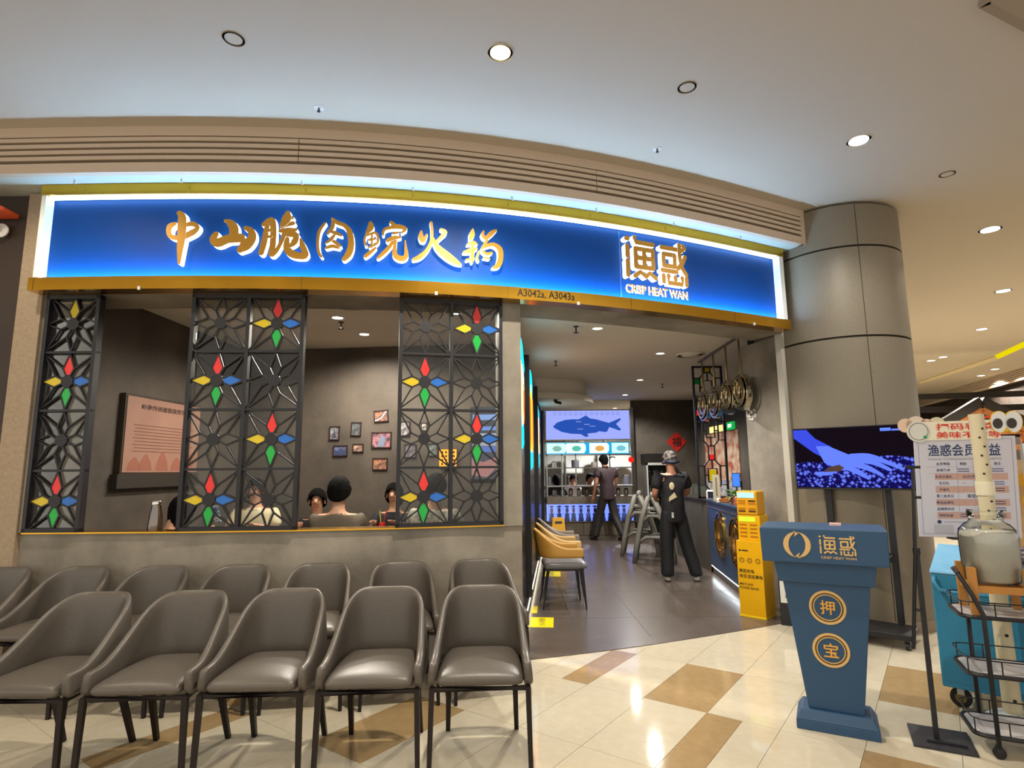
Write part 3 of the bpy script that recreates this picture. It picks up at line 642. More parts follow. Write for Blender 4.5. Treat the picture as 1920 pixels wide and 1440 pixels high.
for i, z in enumerate((1.105, 1.08, 1.03, 1.005)):
    for j, u in enumerate((-.05, .05)): rect(MB(), PB2, u-.035, u+.035, z-.007, z+.007, .002).build('slot', slot_d if (i, j) in ((0, 1), (3, 0), (3, 1)) else slot_m, pb)
for i, z in enumerate((.875, .838, .80, .762)):
    for j, u in enumerate((-.05, .05)): rect(MB(), PB1, u-.035, u+.035, z-.007, z+.007, .002).build('slot', slot_m, pb)
ink = MATS['ink_black']
lettering('美团充电', pb, ink, PB0, -.035, .435, h=.036, depth=.001, bold=.015); lettering('给生活加满电', pb, ink, PB0, .005, .385, h=.036, depth=.001, bold=.015)
lettering('MEITUAN', pb, ink, PB0, -.045, .31, h=.022, depth=.001, bold=.01); lettering('POWER BANK', pb, ink, PB0, -.02, .275, h=.022, depth=.001, bold=.01)
for u in (-.075, 0, .08): ring(MB(), PB0, u, .535, .018, .023, .001, 20).build('icon', ink, pb); lettering('0', pb, ink, PB0, u, .535, h=.016, depth=.001)
rect(MB(), PB0, -.1, -.08, .62, .635, .001).build('icon', ink, pb); rect(MB(), PB0, -.07, -.01, .623, .633, .001).build('icon', ink, pb)
t = thing('bin_box', 'low black box with a white recycling card between yellow cabinet and lectern', 'bin', (2.595, 5.63, 0), R(-30))
boxpart('box', black, t, -.11, .11, -.1, .1, .0, .43, bevel=.004)
q = MB(); q.prism([(-.1, .2), (.05, .2), (.05, .4), (-.1, .4)], 0, .002, lambda u, v, w: (u, -.1005-w, v)); cd = q.build('card', white_p, t)
ring(MB(), lambda u, v, w: (u, -.103-w, v), -.03, .34, .03, .036, .001, 3).build('icon', ink, cd); lettering('其他', cd, ink, lambda u, v, w: (u, -.103-w, v), -.03, .26, h=.03, depth=.001, bold=.01)
# ------------------------------------------------------------------ sign stand with base plate and telescopic rod
st = thing('sign_stand', 'empty black sign stand with square base plate and telescopic rod', 'stand', (2.25, 3.32, 0), R(-28))
boxpart('base_plate', mat('worn_steel_plate', '#2b292c', .6, .4, noise=(20, '#3a383b', 5, .2)), st, -.135, .135, -.16, .13, 0, .012, bevel=.002)
MB().tube([(-.02, -.03, .01), (-.02, -.03, .97)], .012, 4).build('post', black, st); MB().lathe([(.018, .95), (.018, .985)], 12, (-.02, -.03, 0)).build('clamp', darkgrey, st)
boxpart('foot_bar', black, st, -.07, .1, -.10, -.085, .012, .022)
MB().tube([(-.08, -.02, .45), (-.03, -.05, .95), (.0, -.06, 1.42)], .009, 6).build('rod', black, st)
for z, x in ((1.26, -.005), (.66, -.055)): MB().tube([(x, -.05, z), (x+.03, -.05, z)], .008, 8).build('knob', black, st)
MB().tube([(-.035, -.06, 1.425), (.035, -.06, 1.425)], .009, 6).build('cross_clip', black, st)
# ------------------------------------------------------------------ membership poster on its own stand
ps = thing('poster_stand', 'white membership poster on a stand with a cartoon eyed header card', 'poster stand', (3.19, 4.12, -.025), R(-12))
paper = mat('white_poster_paper', '#c9c4cb', .6); pink = mat('dusty_pink_ink', '#c29a8a', .6); navyink = mat('navy_ink', '#27365f', .6); redink = mat('red_ink', '#d8371f', .6)
pw0, pw1, pz0, pz1 = -.32, .31, .96, 1.66
TILT = lambda u, v, w: (u, -w+.10*(1.66-v), v)
board = MB(); board.prism([(pw0, pz0), (pw1, pz0), (pw1, pz1), (pw0, pz1)], -.008, 0, TILT); bd = board.build('poster_board', paper, ps)
POS = lambda u, v, w: TILT(u, v, w+.0005)
def pr(u0, u1, v0, v1, m, name='print_block', w=.0006): rect(MB(), POS, u0, u1, v0, v1, w).build(name, m, bd)
lettering('渔惑会员权益', bd, navyink, POS, -.01, 1.565, w=.45, h=.085, depth=.0012, bold=.014)
lettering('YUHUO COMPANION MEMBER BENEFITS', bd, mat('grey_ink', '#8c8a92', .6), POS, -.01, 1.503, w=.46, h=.016, depth=.001)
thin = mat('thin_line_ink', '#7d86a8', .6)
for v in (1.64, .98): pr(-.295, .285, v, v+.002, thin, 'frame_line')
for u in (-.295, .285): pr(u, u+.002, .98, 1.642, thin, 'frame_line')
rows = [1.47, 1.425, 1.38, 1.335, 1.29, 1.245, 1.20, 1.155, 1.11]
heads = ['会员等级', '获得条件', '会员见面礼', '生日礼', '升级礼', '第二会员日', '新品品鉴礼', '品牌周年庆', '特权权益']
for i, v in enumerate(rows):
    if i in (2, 4, 6, 8): pr(-.20, .25, v-.022, v+.022, pink)
    else: pr(-.25 if i < 2 else -.2, .25, v-.0225, v-.0215, thin, 'frame_line')
    lettering(heads[i], bd, navyink, POS, -.145, v, h=.021, depth=.0014, bold=.01)
    if i in (0,): 
        for u, w_ in ((-.02, '渔粉'), (.09, '渔友'), (.19, '渔王')): lettering(w_, bd, navyink, POS, u, v, h=.021, depth=.0014, bold=.01)
    elif i == 2: lettering('30元代金券', bd, navyink, POS, .04, v, h=.026, depth=.0014, bold=.01)
    elif i == 5: lettering('享双倍积分', bd, navyink, POS, .06, v, h=.026, depth=.0014, bold=.01)
    else:
        for u in (-.02, .09, .19):
            if u < 0 and i in (3, 4, 6, 7): pr(u-.012, u+.012, v-.001, v+.001, navyink)
            else:
                for dv in (.008, -.008): pr(u-.036, u+.036, v+dv-.004, v+dv+.004, mat('blurred_print', '#6f6f8e', .7))
for u in (-.06, .04, .145): pr(u-.0007, u+.0007, 1.09, 1.49, thin, 'frame_line')
ring(MB(), POS, -.19, 1.065, 0.0, .013, .001, 18).build('icon', navyink, bd); pr(-.16, .1, 1.062, 1.067, mat('blurred_print2', '#9a98a4', .7))
pr(-.225, -.105, .985, 1.05-.005, mat('blank_square', '#b4b0b6', .7), 'blank_square')
lettering('扫码注册', bd, ink, POS, .04, 1.03, h=.034, depth=.0014, bold=.01); pr(-.06, .12, .985, 1.008, mat('blue_brush', '#2c54a0', .6)); lettering('领18元', bd, paper, POS, .03, .997, h=.022, depth=.002, bold=.012)
# header card with eyes
hd = MB(); HC = lambda u, v, w: TILT(u, v, w+.004)
hd.prism([(-.32, 1.635), (.22, 1.64), (.22, 1.775), (-.32, 1.765)], 0, .004, HC); hc = hd.build('header_card', mat('cream_card', '#e9dfc4', .6), ps)
for u, r_, m in ((-.37, .05, '#e0bfa5'), (-.30, .065, '#dcc8b4'), (-.235, .045, '#d9b7a4'), (-.17, .055, '#d5cca6')):
    c = MB(); c.prism([(u+r_*math.cos(k*.3142), 1.745+r_*math.sin(k*.3142)) for k in range(20)], 0, .0035, HC); c.build('cloud', mat('cloud_'+m[1:], m, .6), hc)
c = MB(); c.prism([(-.29+.075*math.cos(k*.2618), 1.70+.075*math.sin(k*.2618)) for k in range(24)], 0, .007, HC); c.build('dial', mat('dial_white', '#d5d2c6', .6), hc)
ring(MB(), HC, -.29, 1.70, .058, .063, .008, 28).build('dial_ring', mat('dial_ring', '#6e7468', .6), hc)
c = MB(); c.prism([(-.25+.012*math.cos(k*.5236), 1.66+.012*math.sin(k*.5236)) for k in range(12)], 0, .009, HC); c.build('dial_dot', mat('green_dot', '#2f8f55', .5), hc)
lettering('扫码看菜', hc, redink, HC, .0, 1.73, w=.36, h=.048, depth=.006, bold=.016); lettering('美味不用等', hc, redink, HC, .02, 1.672, w=.40, h=.048, depth=.006, bold=.016)
c = MB(); c.prism([(.05, 1.775), (.33, 1.80), (.33, 1.83), (.27, 1.81), (.05, 1.79)], 0, .005, HC); c.build('red_brow', mat('orange_red_card', '#e2491f', .6), hc)
for u in (.215, .30):
    for a_, b_, m, w_ in ((.058, .078, '#e0b428', .006), (.052, .072, '#e6e4e0', .009)):
        c = MB(); c.prism([(u+a_*math.cos(k*.2618), 1.755+b_*math.sin(k*.2618)) for k in range(24)], 0, w_, HC); c.build('eye', mat('eye_'+m[1:], m, .5), hc)
    c = MB(); c.prism([(u-.012+.03*math.cos(k*.3142), 1.745+.036*math.sin(k*.3142)) for k in range(20)], 0, .012, HC); c.build('pupil', mat('pupil_brown', '#33241c', .4), hc)
c = MB(); c.prism([(.235, 1.69), (.28, 1.69), (.257, 1.72)], 0, .013, HC); c.build('beak', mat('beak_yellow', '#d8b01e', .5), hc)
MB().tube([(-.05, .095, .03), (-.05, .095, 1.4)], .012, 8).build('post', black, ps); boxpart('tray', darkgrey, ps, -.13, .03, .03, .12, .945, .96); boxpart('base', black, ps, -.2, .1, -.1, .12, .025, .037)
# ------------------------------------------------------------------ blue service bin
cyan = mat('cyan_painted_steel', '#2f87ab', .45, noise=(6, '#2a7a9e', 5, .25)); cyan_l = mat('pale_cyan_lid', '#6fb0d8', .5, noise=(8, '#84bce0', 4, .2))
bn = thing('service_bin', 'blue painted steel service bin on castors with sloping lid and handle', 'bin', (2.585, 3.745, 0), R(-42))
boxpart('body', cyan, bn, 0, .62, 0, .48, .115, .775, bevel=.008)
MB().hexa([(-.004, -.006, .775), (.624, -.006, .775), (.624, .49, .775), (-.004, .49, .775), (-.004, .0, .79), (.624, .0, .79), (.624, .49, .905), (-.004, .49, .905)]).build('lid', cyan_l, bn, bevel=.006)
MB().tube([(.02, -.01, .755), (.02, -.04, .735), (.04, -.055, .69), (.1, -.06, .68), (.55, -.06, .68), (.6, -.04, .70), (.6, -.005, .75)], .012, 10).build('handle', cyan, bn, smooth=True)
boxpart('front_panel', cyan, bn, .03, .59, -.008, .002, .15, .66, bevel=.003); boxpart('latch', cyan, bn, -.015, .01, .2, .25, .45, .5)
for x in (.08, .54):
    for y in (.06, .42):
        c = MB(); c.lathe([(.05, -.016), (.055, -.012), (.055, .012), (.05, .016)], 20); c.v = [(x+p[0], y+p[2], .055+p[1]) for p in c.v]; c.build('castor', mat('black_rubber', '#16130f', .7), bn)
        c = MB(); c.lathe([(.028, -.019), (.028, .019)], 14); c.v = [(x+p[0], y+p[2], .055+p[1]) for p in c.v]; c.build('castor_hub', mat('brass_hub', '#6b5a30', .4, .6), bn); boxpart('castor_fork', steel, bn, x-.015, x+.02, y-.024, y+.024, .075, .116)
# a folded striped cloth on the bin
t = thing('striped_cloth', 'striped cloth hanging over the far side of the blue bin', 'cloth', (2.99, 3.50, .812), R(-42)); t.rotation_euler = (R(13.2), 0, R(-42)); boxpart('fold', mat('striped_cloth', '#8f7f86', .8, noise=(30, '#2e2433', 1, .05)), t, -.05, .16, .0, .25, .0, .07, bevel=.012)
# ------------------------------------------------------------------ white perforated pole on a round plastic base
pl = thing('perforated_pole', 'tall cream perforated tube standing in a round white plastic base behind the jar', 'pole', (2.735, 3.425, 0))
pole_m = mat('cream_tube', '#c9bd9c', .6)
MB().lathe([(.13, 0), (.135, .02), (.125, .055), (.09, .08), (.05, .09), (.04, .09)], 32).build('base', mat('white_base_plastic', '#c2c6c8', .4), pl, smooth=True, auto=40)
for a in (-.6, -1.5, .4): MB().lathe([(.03, .07), (.03, .095), (.02, .095), (.02, .08)], 16, (math.cos(a)*.085, math.sin(a)*.085, 0)).build('filler_cap', white_p, pl)
b = MB(); b.lathe([(.044, .09), (.042, 1.05)], 24); b.build('tube', pole_m, pl, smooth=True, auto=40)
MB().lathe([(.039, 1.05), (.038, 1.73)], 24).build('upper_tube', pole_m, pl, smooth=True, auto=40); MB().lathe([(.045, 1.26), (.046, 1.27), (.046, 1.33), (.045, 1.34)], 24).build('sleeve', mat('clear_sleeve', '#d8d0b4', .3), pl)
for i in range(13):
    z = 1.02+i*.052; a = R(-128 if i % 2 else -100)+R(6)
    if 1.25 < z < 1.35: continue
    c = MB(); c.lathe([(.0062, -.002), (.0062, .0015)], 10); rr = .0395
    c.v = [(rr*math.cos(a)+p[2]*math.cos(a)-p[0]*math.sin(a), rr*math.sin(a)+p[2]*math.sin(a)+p[0]*math.cos(a), z+p[1]) for p in c.v]; c.build('hole', mat('hole_dark', '#2a221a', .8), pl)  # dark discs on the solid tube paint the shade inside the holes
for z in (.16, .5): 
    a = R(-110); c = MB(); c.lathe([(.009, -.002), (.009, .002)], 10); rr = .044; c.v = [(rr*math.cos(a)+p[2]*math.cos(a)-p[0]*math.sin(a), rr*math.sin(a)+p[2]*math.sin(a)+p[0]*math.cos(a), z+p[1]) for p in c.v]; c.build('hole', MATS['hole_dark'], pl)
# ------------------------------------------------------------------ three tier trolley
marble = mat('white_marble_shelf', '#c8c2c0', .3, noise=(6, '#a9a2a2', 6, .12))
tr = thing('trolley', 'black wire three tier trolley with white marble shelves in front of the blue bin', 'trolley', (2.345, 3.13, 0), R(-25))
TLn, TD = .62, .30
def rloop(x0, x1, y0, y1, z, r=.06, n=5):
    P = []
    for (cx_, cy_, a0) in ((x1-r, y0+r, -90), (x1-r, y1-r, 0), (x0+r, y1-r, 90), (x0+r, y0+r, 180)):
        for k in range(n+1): a = R(a0+90*k/n); P.append((cx_+r*math.cos(a), cy_+r*math.sin(a), z))
    return P
for zt in (.10, .385, .665):
    lp = rloop(-.04, TLn, -.01, TD, zt)
    MB().tube(lp, .011, 6, closed=True).build('tier_rim', black, tr)
    sh = MB(); sh.prism([(p[0], p[1]) for p in rloop(-.032, TLn-.008, -.002, TD-.008, 0)], zt-.004, zt+.006, lambda u, v, w: (u, v, w)); sh.build('shelf', marble, tr)
    lp2 = rloop(-.045, TLn+.005, -.015, TD+.005, zt+.075); MB().tube(lp2, .0035, 5, closed=True).build('guard_rail', black, tr)
    for p in [lp2[i] for i in (3, 8, 14, 20)]+[(.1, -.015, zt+.075), (.32, -.015, zt+.075), (.32, TD+.005, zt+.075), (.1, TD+.005, zt+.075)]: MB().tube([(p[0], p[1], zt), p], .0032, 5).build('rail_post', black, tr)
for x in (.05, TLn-.05):
    MB().tube([(x, -.012, .05), (x, -.012, .68), (x-.03 if x < .3 else x, -.012, .76), (x-.09 if x < .3 else x+.02, -.012, .885)], .011, 8).build('post', black, tr, smooth=True)
    MB().tube([(x, TD, .05), (x, TD, .745)], .011, 8).build('post', black, tr, smooth=True)
MB().tube([(.05, TD, .745), (.08, TD, .765), (TLn-.08, TD, .765), (TLn-.05, TD, .745)], .011, 8).build('rear_bar', black, tr, smooth=True); MB().tube([(-.04, -.012, .885), (-.055, -.012, .91)], .013, 8).build('grip', mat('grip_brown', '#4a3c3a', .5), tr)
for x in (.05, TLn-.05):
    for y in (-.005, TD-.005):
        c = MB(); c.lathe([(.026, -.01), (.028, -.006), (.028, .006), (.026, .01)], 16); c.v = [(x+p[0], y+p[2], .028+p[1]) for p in c.v]; c.build('castor', MATS['black_rubber'], tr); boxpart('castor_fork', darkgrey, tr, x-.012, x+.012, y-.014, y+.014, .03, .06)
# jar on a wooden cradle
wood = mat('pine_wood', '#b07a34', .55, noise=(5, '#99652a', 6, .2))
cr_ = thing('jar_cradle', 'small pine cradle standing on the trolley top under the jar', 'stand', (2.537, 3.2, .671), R(-25))
for x in (-.115, .115):
    for y in (-.115, .115): boxpart('upright', wood, cr_, x-.018, x+.018, y-.018, y+.018, 0, .235)
for y in (-.115, .115): boxpart('rail', wood, cr_, -.115, .115, y-.012, y+.012, .11, .145)
for x in (-.115, .115): boxpart('rail', wood, cr_, x-.012, x+.012, -.115, .115, .11, .145)
jr = thing('water_jar', 'large clear plastic jar of cloudy water on the pine cradle', 'jar', (2.537, 3.2, .816))
cloudy = mat('cloudy_water', '#e4e2d8', .3, noise=(12, '#d2cfc4', 4, .3))
prof = [(.06, 0), (.105, .005), (.118, .02), (.122, .08), (.128, .09), (.13, .24), (.125, .275), (.10, .305), (.076, .32), (.074, .335), (.08, .34), (.08, .372), (.076, .378)]
MB().lathe(prof, 40, cap=False).build('jar_wall', glass('jar_plastic', '#fafaf6', .02, .05), jr, smooth=True)
MB().lathe([(.06, .006), (.1, .01), (.112, .022), (.117, .08), (.122, .09), (.124, .24), (.119, .268), (.0, .2685)], 36).build('water', cloudy, jr, smooth=True, auto=50)
# ------------------------------------------------------------------ far shop: dark timber gable, posters
gw = mat('gable_timber', '#b06a30', .6, noise=(4, '#7c4a20', 5, .2)); dk = mat('black_timber', '#2a221b', .7, noise=(4, '#191410', 5, .2))
ga = thing('timber_gable', 'open brown timber roof frame of the far shop behind the poster', 'gable', (10.35, 12.8, 0), R(-14))
for m, off, r_, y in ((gw, 0, .06, -.02), (dk, .22, .1, .0)):
    for sg in (-1, 1): MB().tube([(0, y, 2.66+off*.8), (sg*1.7, y, 1.6+off*.8)], r_, 4).build('rafter', m, ga)
for x in (-.62, .75): MB().tube([(x, 0, 0), (x, 0, 2.16)], .055, 4).build('post', gw, ga)
MB().tube([(-1.4, 0, 1.82), (1.4, 0, 1.82)], .055, 4).build('tie_beam', gw, ga); MB().tube([(-.7, 0, 2.15), (.7, 0, 2.15)], .045, 4).build('collar_beam', gw, ga)
for k in range(9): 
    if k % 2: boxpart('roof_board', dk, ga, -3.2, 3.0, .3, .36, 1.9+k*.15, 2.03+k*.15)
else: pass
t = thing('food_poster', 'tall food poster in warm orange behind the white membership poster', 'poster', (4.35, 5.25, 0), R(-14)); 
b = MB(); FP = lambda u, v, w: (u, -w-.16*(1.5-v), v); b.prism([(-.35, .4), (.35, .4), (.35, 1.48), (-.35, 1.48)], -.01, 0, FP); pb_ = b.build('board', mat('orange_food_print', '#b58a52', .5, noise=(6, '#d7b27c', 5, .2)), t)
for v, m in ((1.30, '#d89a10'), (1.12, '#e0a818')): c = MB(); c.prism([(.2+.1*math.cos(k*.4), v+.08*math.sin(k*.4)) for k in range(16)], 0, .002, FP); c.build('dish_print', mat('dish_'+m[1:], m, .5), pb_)
MB().tube([(0, .1, 0), (0, .02, .9)], .012, 6).build('prop', black, t)
t = thing('menu_board', 'dark menu board leaning at the right of the food poster', 'menu board', (4.30, 4.55, 0), R(-35)); b = MB(); b.prism([(-.25, .3), (.25, .3), (.25, 1.62), (-.25, 1.62)], -.02, 0, lambda u, v, w: (u, -w-.12*(1.6-v), v)); b.build('board', mat('maroon_board', '#33211f', .5, noise=(9, '#5a3b3e', 3, .15)), t)
boxpart('frame_bar', white_p, t, .24, .27, -.02, .02, 0, 1.72); boxpart('frame_bar', white_p, t, -.27, -.25, -.16, .02, 0, 1.6)
# ceiling feature: yellow lit strip seen beyond the column
for nm_, pts_, mm in (('trim_5', ((11.2, 13.25), (11.55, 13.6), (9.9, 9.6), (9.55, 9.3)), glow('yellow_strip', '#e8d20a', .9)), ('trim_6', ((12.25, 17.3), (12.6, 17.8), (11.6, 13.62), (11.22, 13.28)), mat('beige_ceiling_strip', '#d8c8a0', .7))):
    struct(MB().hexa([(*p, CEIL-.03) for p in pts_]+[(*p, CEIL-.001) for p in pts_]).build(nm_, mm))
# neighbour's orange bracket and white pipe arm
t = thing('white_pipe', 'white pipe arm with round flange fixed on the dark brown neighbour wall', 'pipe arm', (-3.95, 4.29, 3.3)); MB().lathe([(.055, 0), (.055, .012), (.03, .02)], 20).build('flange', white_p, t); t.children[0].rotation_euler = (R(90), 0, 0)
MB().tube([(0, -.01, 0), (-.25, -.25, .05), (-.5, -.3, .1)], .025, 10).build('pipe', white_p, t, smooth=True)
t = thing('orange_ledge', 'orange red metal ledge above the white pipe on the brown wall', 'ledge', (-4.0, 4.2, 3.40)); boxpart('ledge', mat('orange_red_paint', '#d8562c', .5), t, -.4, .16, -.1, .1, 0, .035, bevel=.003)
t = thing('fish_sticker', 'white fish shaped sticker on the splayed concrete pier', 'sticker', (2.664, 6.45, 2.02), R(-75.8)); b = MB(); b.prism([(.085*math.cos(k*.3142)*(1+.1*math.cos(3*k)), .075*math.sin(k*.3142)) for k in range(20)], 0, .003, FLAT); b.build('sticker', mat('sticker_grey', '#c9c4be', .6, noise=(40, '#4a4640', 1, .06)), t)
# ------------------------------------------------------------------ dining room: poster, framed photos, lit panel for a reflected menu
po = thing('wall_poster', 'large pinkish framed poster on the left wall of the dining room', 'poster', (-3.345, 5.55, 1.42), R(87))
boxpart('backing', mat('dark_bronze_frame', '#3a2f25', .5), po, -.56, .56, -.035, .03, .0, .70); PP = lambda u, v, w: (u, -.036-w, v)
rect(MB(), PP, -.54, .54, .015, .68, .004).build('sheet', mat('pink_parchment', '#9c7766', .6, noise=(3, '#8e6a5a', 5, .2)), po)
sepia = mat('sepia_ink', '#6b4436', .7); PP2 = lambda u, v, w: (u, -.0405-w, v)
lettering('岭南传统建筑装饰艺术', po, mat('dark_sepia', '#3b241c', .7), PP2, .0, .60, w=.72, h=.052, depth=.001, bold=.014)
for i in range(9): rect(MB(), PP2, -.44+.02*(i % 2), .44-.05*(i % 3), .43-i*.029, .437-i*.029, .0006).build('text_line', sepia, po)
for u, h_ in ((-.4, .09), (-.25, .12), (-.02, .15), (.2, .1), (.38, .14)):
    b = MB(); b.prism([(u-.09, .03), (u+.09, .03), (u+.07, .06+h_*.4), (u+.01, .06+h_), (u-.02, .05+h_), (u-.07, .06+h_*.4)], 0, .0006, PP2); b.build('rooftop_print', mat('rust_print', '#8f5a48', .7), po)
boxpart('ledge', mat('dark_ledge', '#2e2822', .6), po, -.6, .56, -.05, .03, -.12, .0)  # dark strip along the bottom of the poster
BWd = (BW1-BW0).normalized(); BWa = math.atan2(BWd.y, BWd.x)
def on_back(px_x, z): k = (px_x-BW0.x)/BWd.x; return BW0.x+BWd.x*k, BW0.y+BWd.y*k
frames = [(-2.125, 1.88, .125, .165, 0, '#8f939c', 'tower', 'upright'), (-1.862, 1.925, .125, .165, -2, '#5d6a6a', 'portrait', 'upright'), (-1.56, 2.075, .175, .14, 4, '#9a6a50', 'sweep', 'tilted'), (-1.55, 1.79, .24, .19, 0, '#a8707a', 'city', 'largest'),
          (-2.045, 1.67, .175, .13, 0, '#5f6a8c', 'hills', 'blue mountain'), (-1.83, 1.70, .13, .1, 0, '#c09a80', 'pale', 'small pale'), (-1.56, 1.51, .18, .14, 0, '#b07858', 'skyline', 'lowest'), (-1.27, 1.92, .125, .18, 0, '#a9a4a8', 'grey', 'tall grey'), (-1.04, 1.94, .08, .1, 0, '#d8d2c0', 'note', 'tiny white'), (-1.2, 1.66, .14, .16, 0, '#77757c', 'dark', 'dark'), (-.93, 1.67, .12, .15, 3, '#6f7f7c', 'teal', 'greenish')]
prm = lambda h: mat('print_'+h[1:], h, .5, noise=(18, '#3a3238', 3, .12))
for (x, z, w_, h_, rot, hx, kind, word) in frames:
    X, Y_ = on_back(x, z); t = thing('picture_frame', '%s framed photo with %s picture on the dining room back wall' % (word, kind), 'picture', (X+.0, Y_-.002, z), BWa, 'photos on the back wall')
    t.rotation_euler = (0, R(-rot), BWa)
    fr = MB(); g = .012
    for a in ((-w_/2, w_/2, -h_/2, -h_/2+g), (-w_/2, w_/2, h_/2-g, h_/2), (-w_/2, -w_/2+g, -h_/2, h_/2), (w_/2-g, w_/2, -h_/2, h_/2)): fr.box(a[0], a[1], -.018, 0, a[2], a[3])
    fr.build('frame', mat('photo_frame_brown', '#2a1612', .5), t); boxpart('photo', prm(hx), t, -w_/2+g, w_/2-g, -.01, 0, -h_/2+g, h_/2-g)
    PF = lambda u, v, w: (u, -.0105-w, v)
    if kind == 'tower': b = MB(); b.prism([(-.03, -.06), (.03, -.06), (.008, 0), (.003, .06), (-.003, .06), (-.008, 0)], 0, .001, PF); b.build('print_shape', mat('tower_ink', '#353a44', .6), t)
    if kind == 'sweep': b = MB(); b.stroke([(-.07, -.05, .012), (0, -.02, .012), (.06, .05, .012)], 0, .001, PF); b.build('print_shape', white_p, t)
    if kind == 'hills': b = MB(); b.prism([(-.07, -.05), (.07, -.05), (.07, 0), (.03, .01), (0, .035), (-.03, .0), (-.07, .01)], 0, .001, PF); b.build('print_shape', mat('hill_ink', '#2f3a5c', .6), t)
    if kind == 'city': b = MB(); b.prism([(-.05, -.08), (.03, -.08), (.05, .03), (.0, .06), (-.03, .0)], 0, .001, PF); b.build('print_shape', mat('city_ink', '#6a7488', .6), t)
X, Y_ = on_back(-.29, 1.7); t = thing('menu_lightbox', 'lit blue and white menu board on the back wall behind the lattice screen', 'menu board', (X, Y_-.004, 1.32), BWa)  # lit panel stands in for a menu reflected in the glass
boxpart('case', darkgrey, t, -.2, .2, -.03, 0, 0, .84); ML = lambda u, v, w: (u, -.0305-w, v); rect(MB(), ML, -.19, .19, .01, .83, .001).build('panel', glow('menu_panel', '#6a6c74', .55), t)
for i, (v, hx) in enumerate(((.72, '#9fc0ff'), (.60, '#86a8f4'), (.50, '#c9d2ea'), (.42, '#b8bcc8'), (.35, '#6a86d8'))): rect(MB(), ML, -.17, .17, v-.035, v+.03-.02*(i % 2), .002).build('menu_line', glow('menu_'+hx[1:], hx, .8), t)
b = MB(); b.prism([(-.18, .05), (.0, .03), (.17, .2), (.15, .27), (-.05, .2), (-.18, .25)], 0, .002, ML); b.build('dish_print', glow('menu_dish', '#c98f8a', .7), t)
X, Y_ = on_back(-.75, 1.6); t = thing('neon_emblem', 'small glowing orange lattice emblem on the dining room back wall', 'lamp', (X, Y_-.02, 1.57), BWa)
b = MB()
for k in (-.09, -.045, 0, .045, .09): b.box(k-.009, k+.009, -.02, 0, -.1, .1); b.box(-.1, .1, -.024, 0, k-.009, k+.009)
b.build('grid', glow('orange_neon', '#ff9a2a', 2.2), t); MB().box(-.105, .105, -.004, .015, -.105, .105).build('back_plate', mat('emblem_back', '#5a2408', .6), t)
# tables, stools under the diners, tableware
tabm = mat('dark_table_wood', '#4d3b2c', .4, noise=(6, '#3a2c20', 5, .2)); ttop = mat('pale_table_top', '#9a8f82', .3)
def table(x, y, w_, d, label):
    t = thing('dining_table', label, 'table', (x, y, 0), 0, 'dining tables'); boxpart('table_top', ttop, t, -w_/2, w_/2, -d/2, d/2, .77, .81, bevel=.004)
    MB().tube([(0, 0, .02), (0, 0, .772)], .035, 12).build('pedestal', tabm, t); boxpart('foot', tabm, t, -.07, .07, -.06, .06, .005, .025, bevel=.004)
table(-1.72, 5.62, .9, .55, 'dining table with a red can behind the diner in the brown tee'); table(-2.96, 5.62, .66, .5, 'dining table in front of the woman in the cream shirt'); table(-.45, 5.95, .9, .5, 'dining table behind the diner in the striped white shirt')
def bowl(x, y, z, r, hx, label, name='bowl', hgt=.05):
    t = thing(name, label, name, (x, y, z), 0, 'tableware'); MB().lathe([(r*.5, 0), (r*.85, hgt*.5), (r, hgt), (r*.93, hgt), (r*.75, hgt*.5), (0, hgt*.3)], 20).build('body', mat('crock_'+hx[1:], hx, .3), t, smooth=True); MB().lathe([(r*.55, -.0), (r*.55, .006)], 16).build('foot_ring', mat('crock_'+hx[1:], hx, .3), t)
for a in ((-1.42, 5.8, .81, .07, '#d8d4cc', 'white bowl beside the red can'), (-1.5, 5.55, .81, .06, '#2c5f66', 'teal bowl beside the white bowl by the red can'), (-2.02, 5.6, .81, .08, '#b5703a', 'brown bowl on the table by the brown tee'), (-2.72, 5.5, .81, .06, '#2c5f66', 'teal bowl in front of the cream shirt'), (-2.82, 5.75, .81, .07, '#d8d4cc', 'white bowl in front of the cream shirt'), (-.80, 6.05, .81, .07, '#2c5f66', 'teal bowl at the edge of the striped shirt table'), (-.38, 5.85, .81, .08, '#3a4a60', 'dark blue dish beyond the striped shirt diner'), (-.2, 6.05, .81, .07, '#8f8478', 'grey dish at the pier end of the table')): bowl(*a)
t = thing('soda_can', 'red drink can with straws on the dining table', 'can', (-1.27, 5.78, .81)); MB().lathe([(.028, 0), (.033, .01), (.033, .11), (.027, .122)], 20).build('can', mat('red_can', '#c01a1e', .3, .3), t, smooth=True, auto=40); lettering('~', t, white_p, lambda u, v, w: (u, -.0335-w, v), 0, .06, w=.03, depth=.001)
for d, hx in ((-.012, '#e6d23a'), (.012, '#d83030')): MB().tube([(d, 0, .11), (d*2, 0, .2), (d*3+.01, 0, .24)], .004, 6).build('straw', mat('straw_'+hx[1:], hx, .4), t)
cf = thing('glass_carafe', 'tall clear glass carafe with steel cap on the window sill', 'carafe', (-2.43, 4.42-.02, 1.012)); xy = fp(-2.66, -.165); cf.location = (xy[0], xy[1], 1.012)
MB().lathe([(.05, 0), (.052, .01), (.045, .1), (.034, .16), (.032, .18)], 24, cap=False).build('glass_body', glass('carafe_glass', '#e9ddca', .12), cf, smooth=True); MB().lathe([(.044, .004), (.041, .08), (0, .081)], 20).build('drink', mat('amber_drink', '#b8906a', .2, alpha=.5), cf, smooth=True); MB().lathe([(.034, .18), (.036, .185), (.036, .205), (.03, .215)], 20).build('cap', chrome, cf, smooth=True, auto=40)
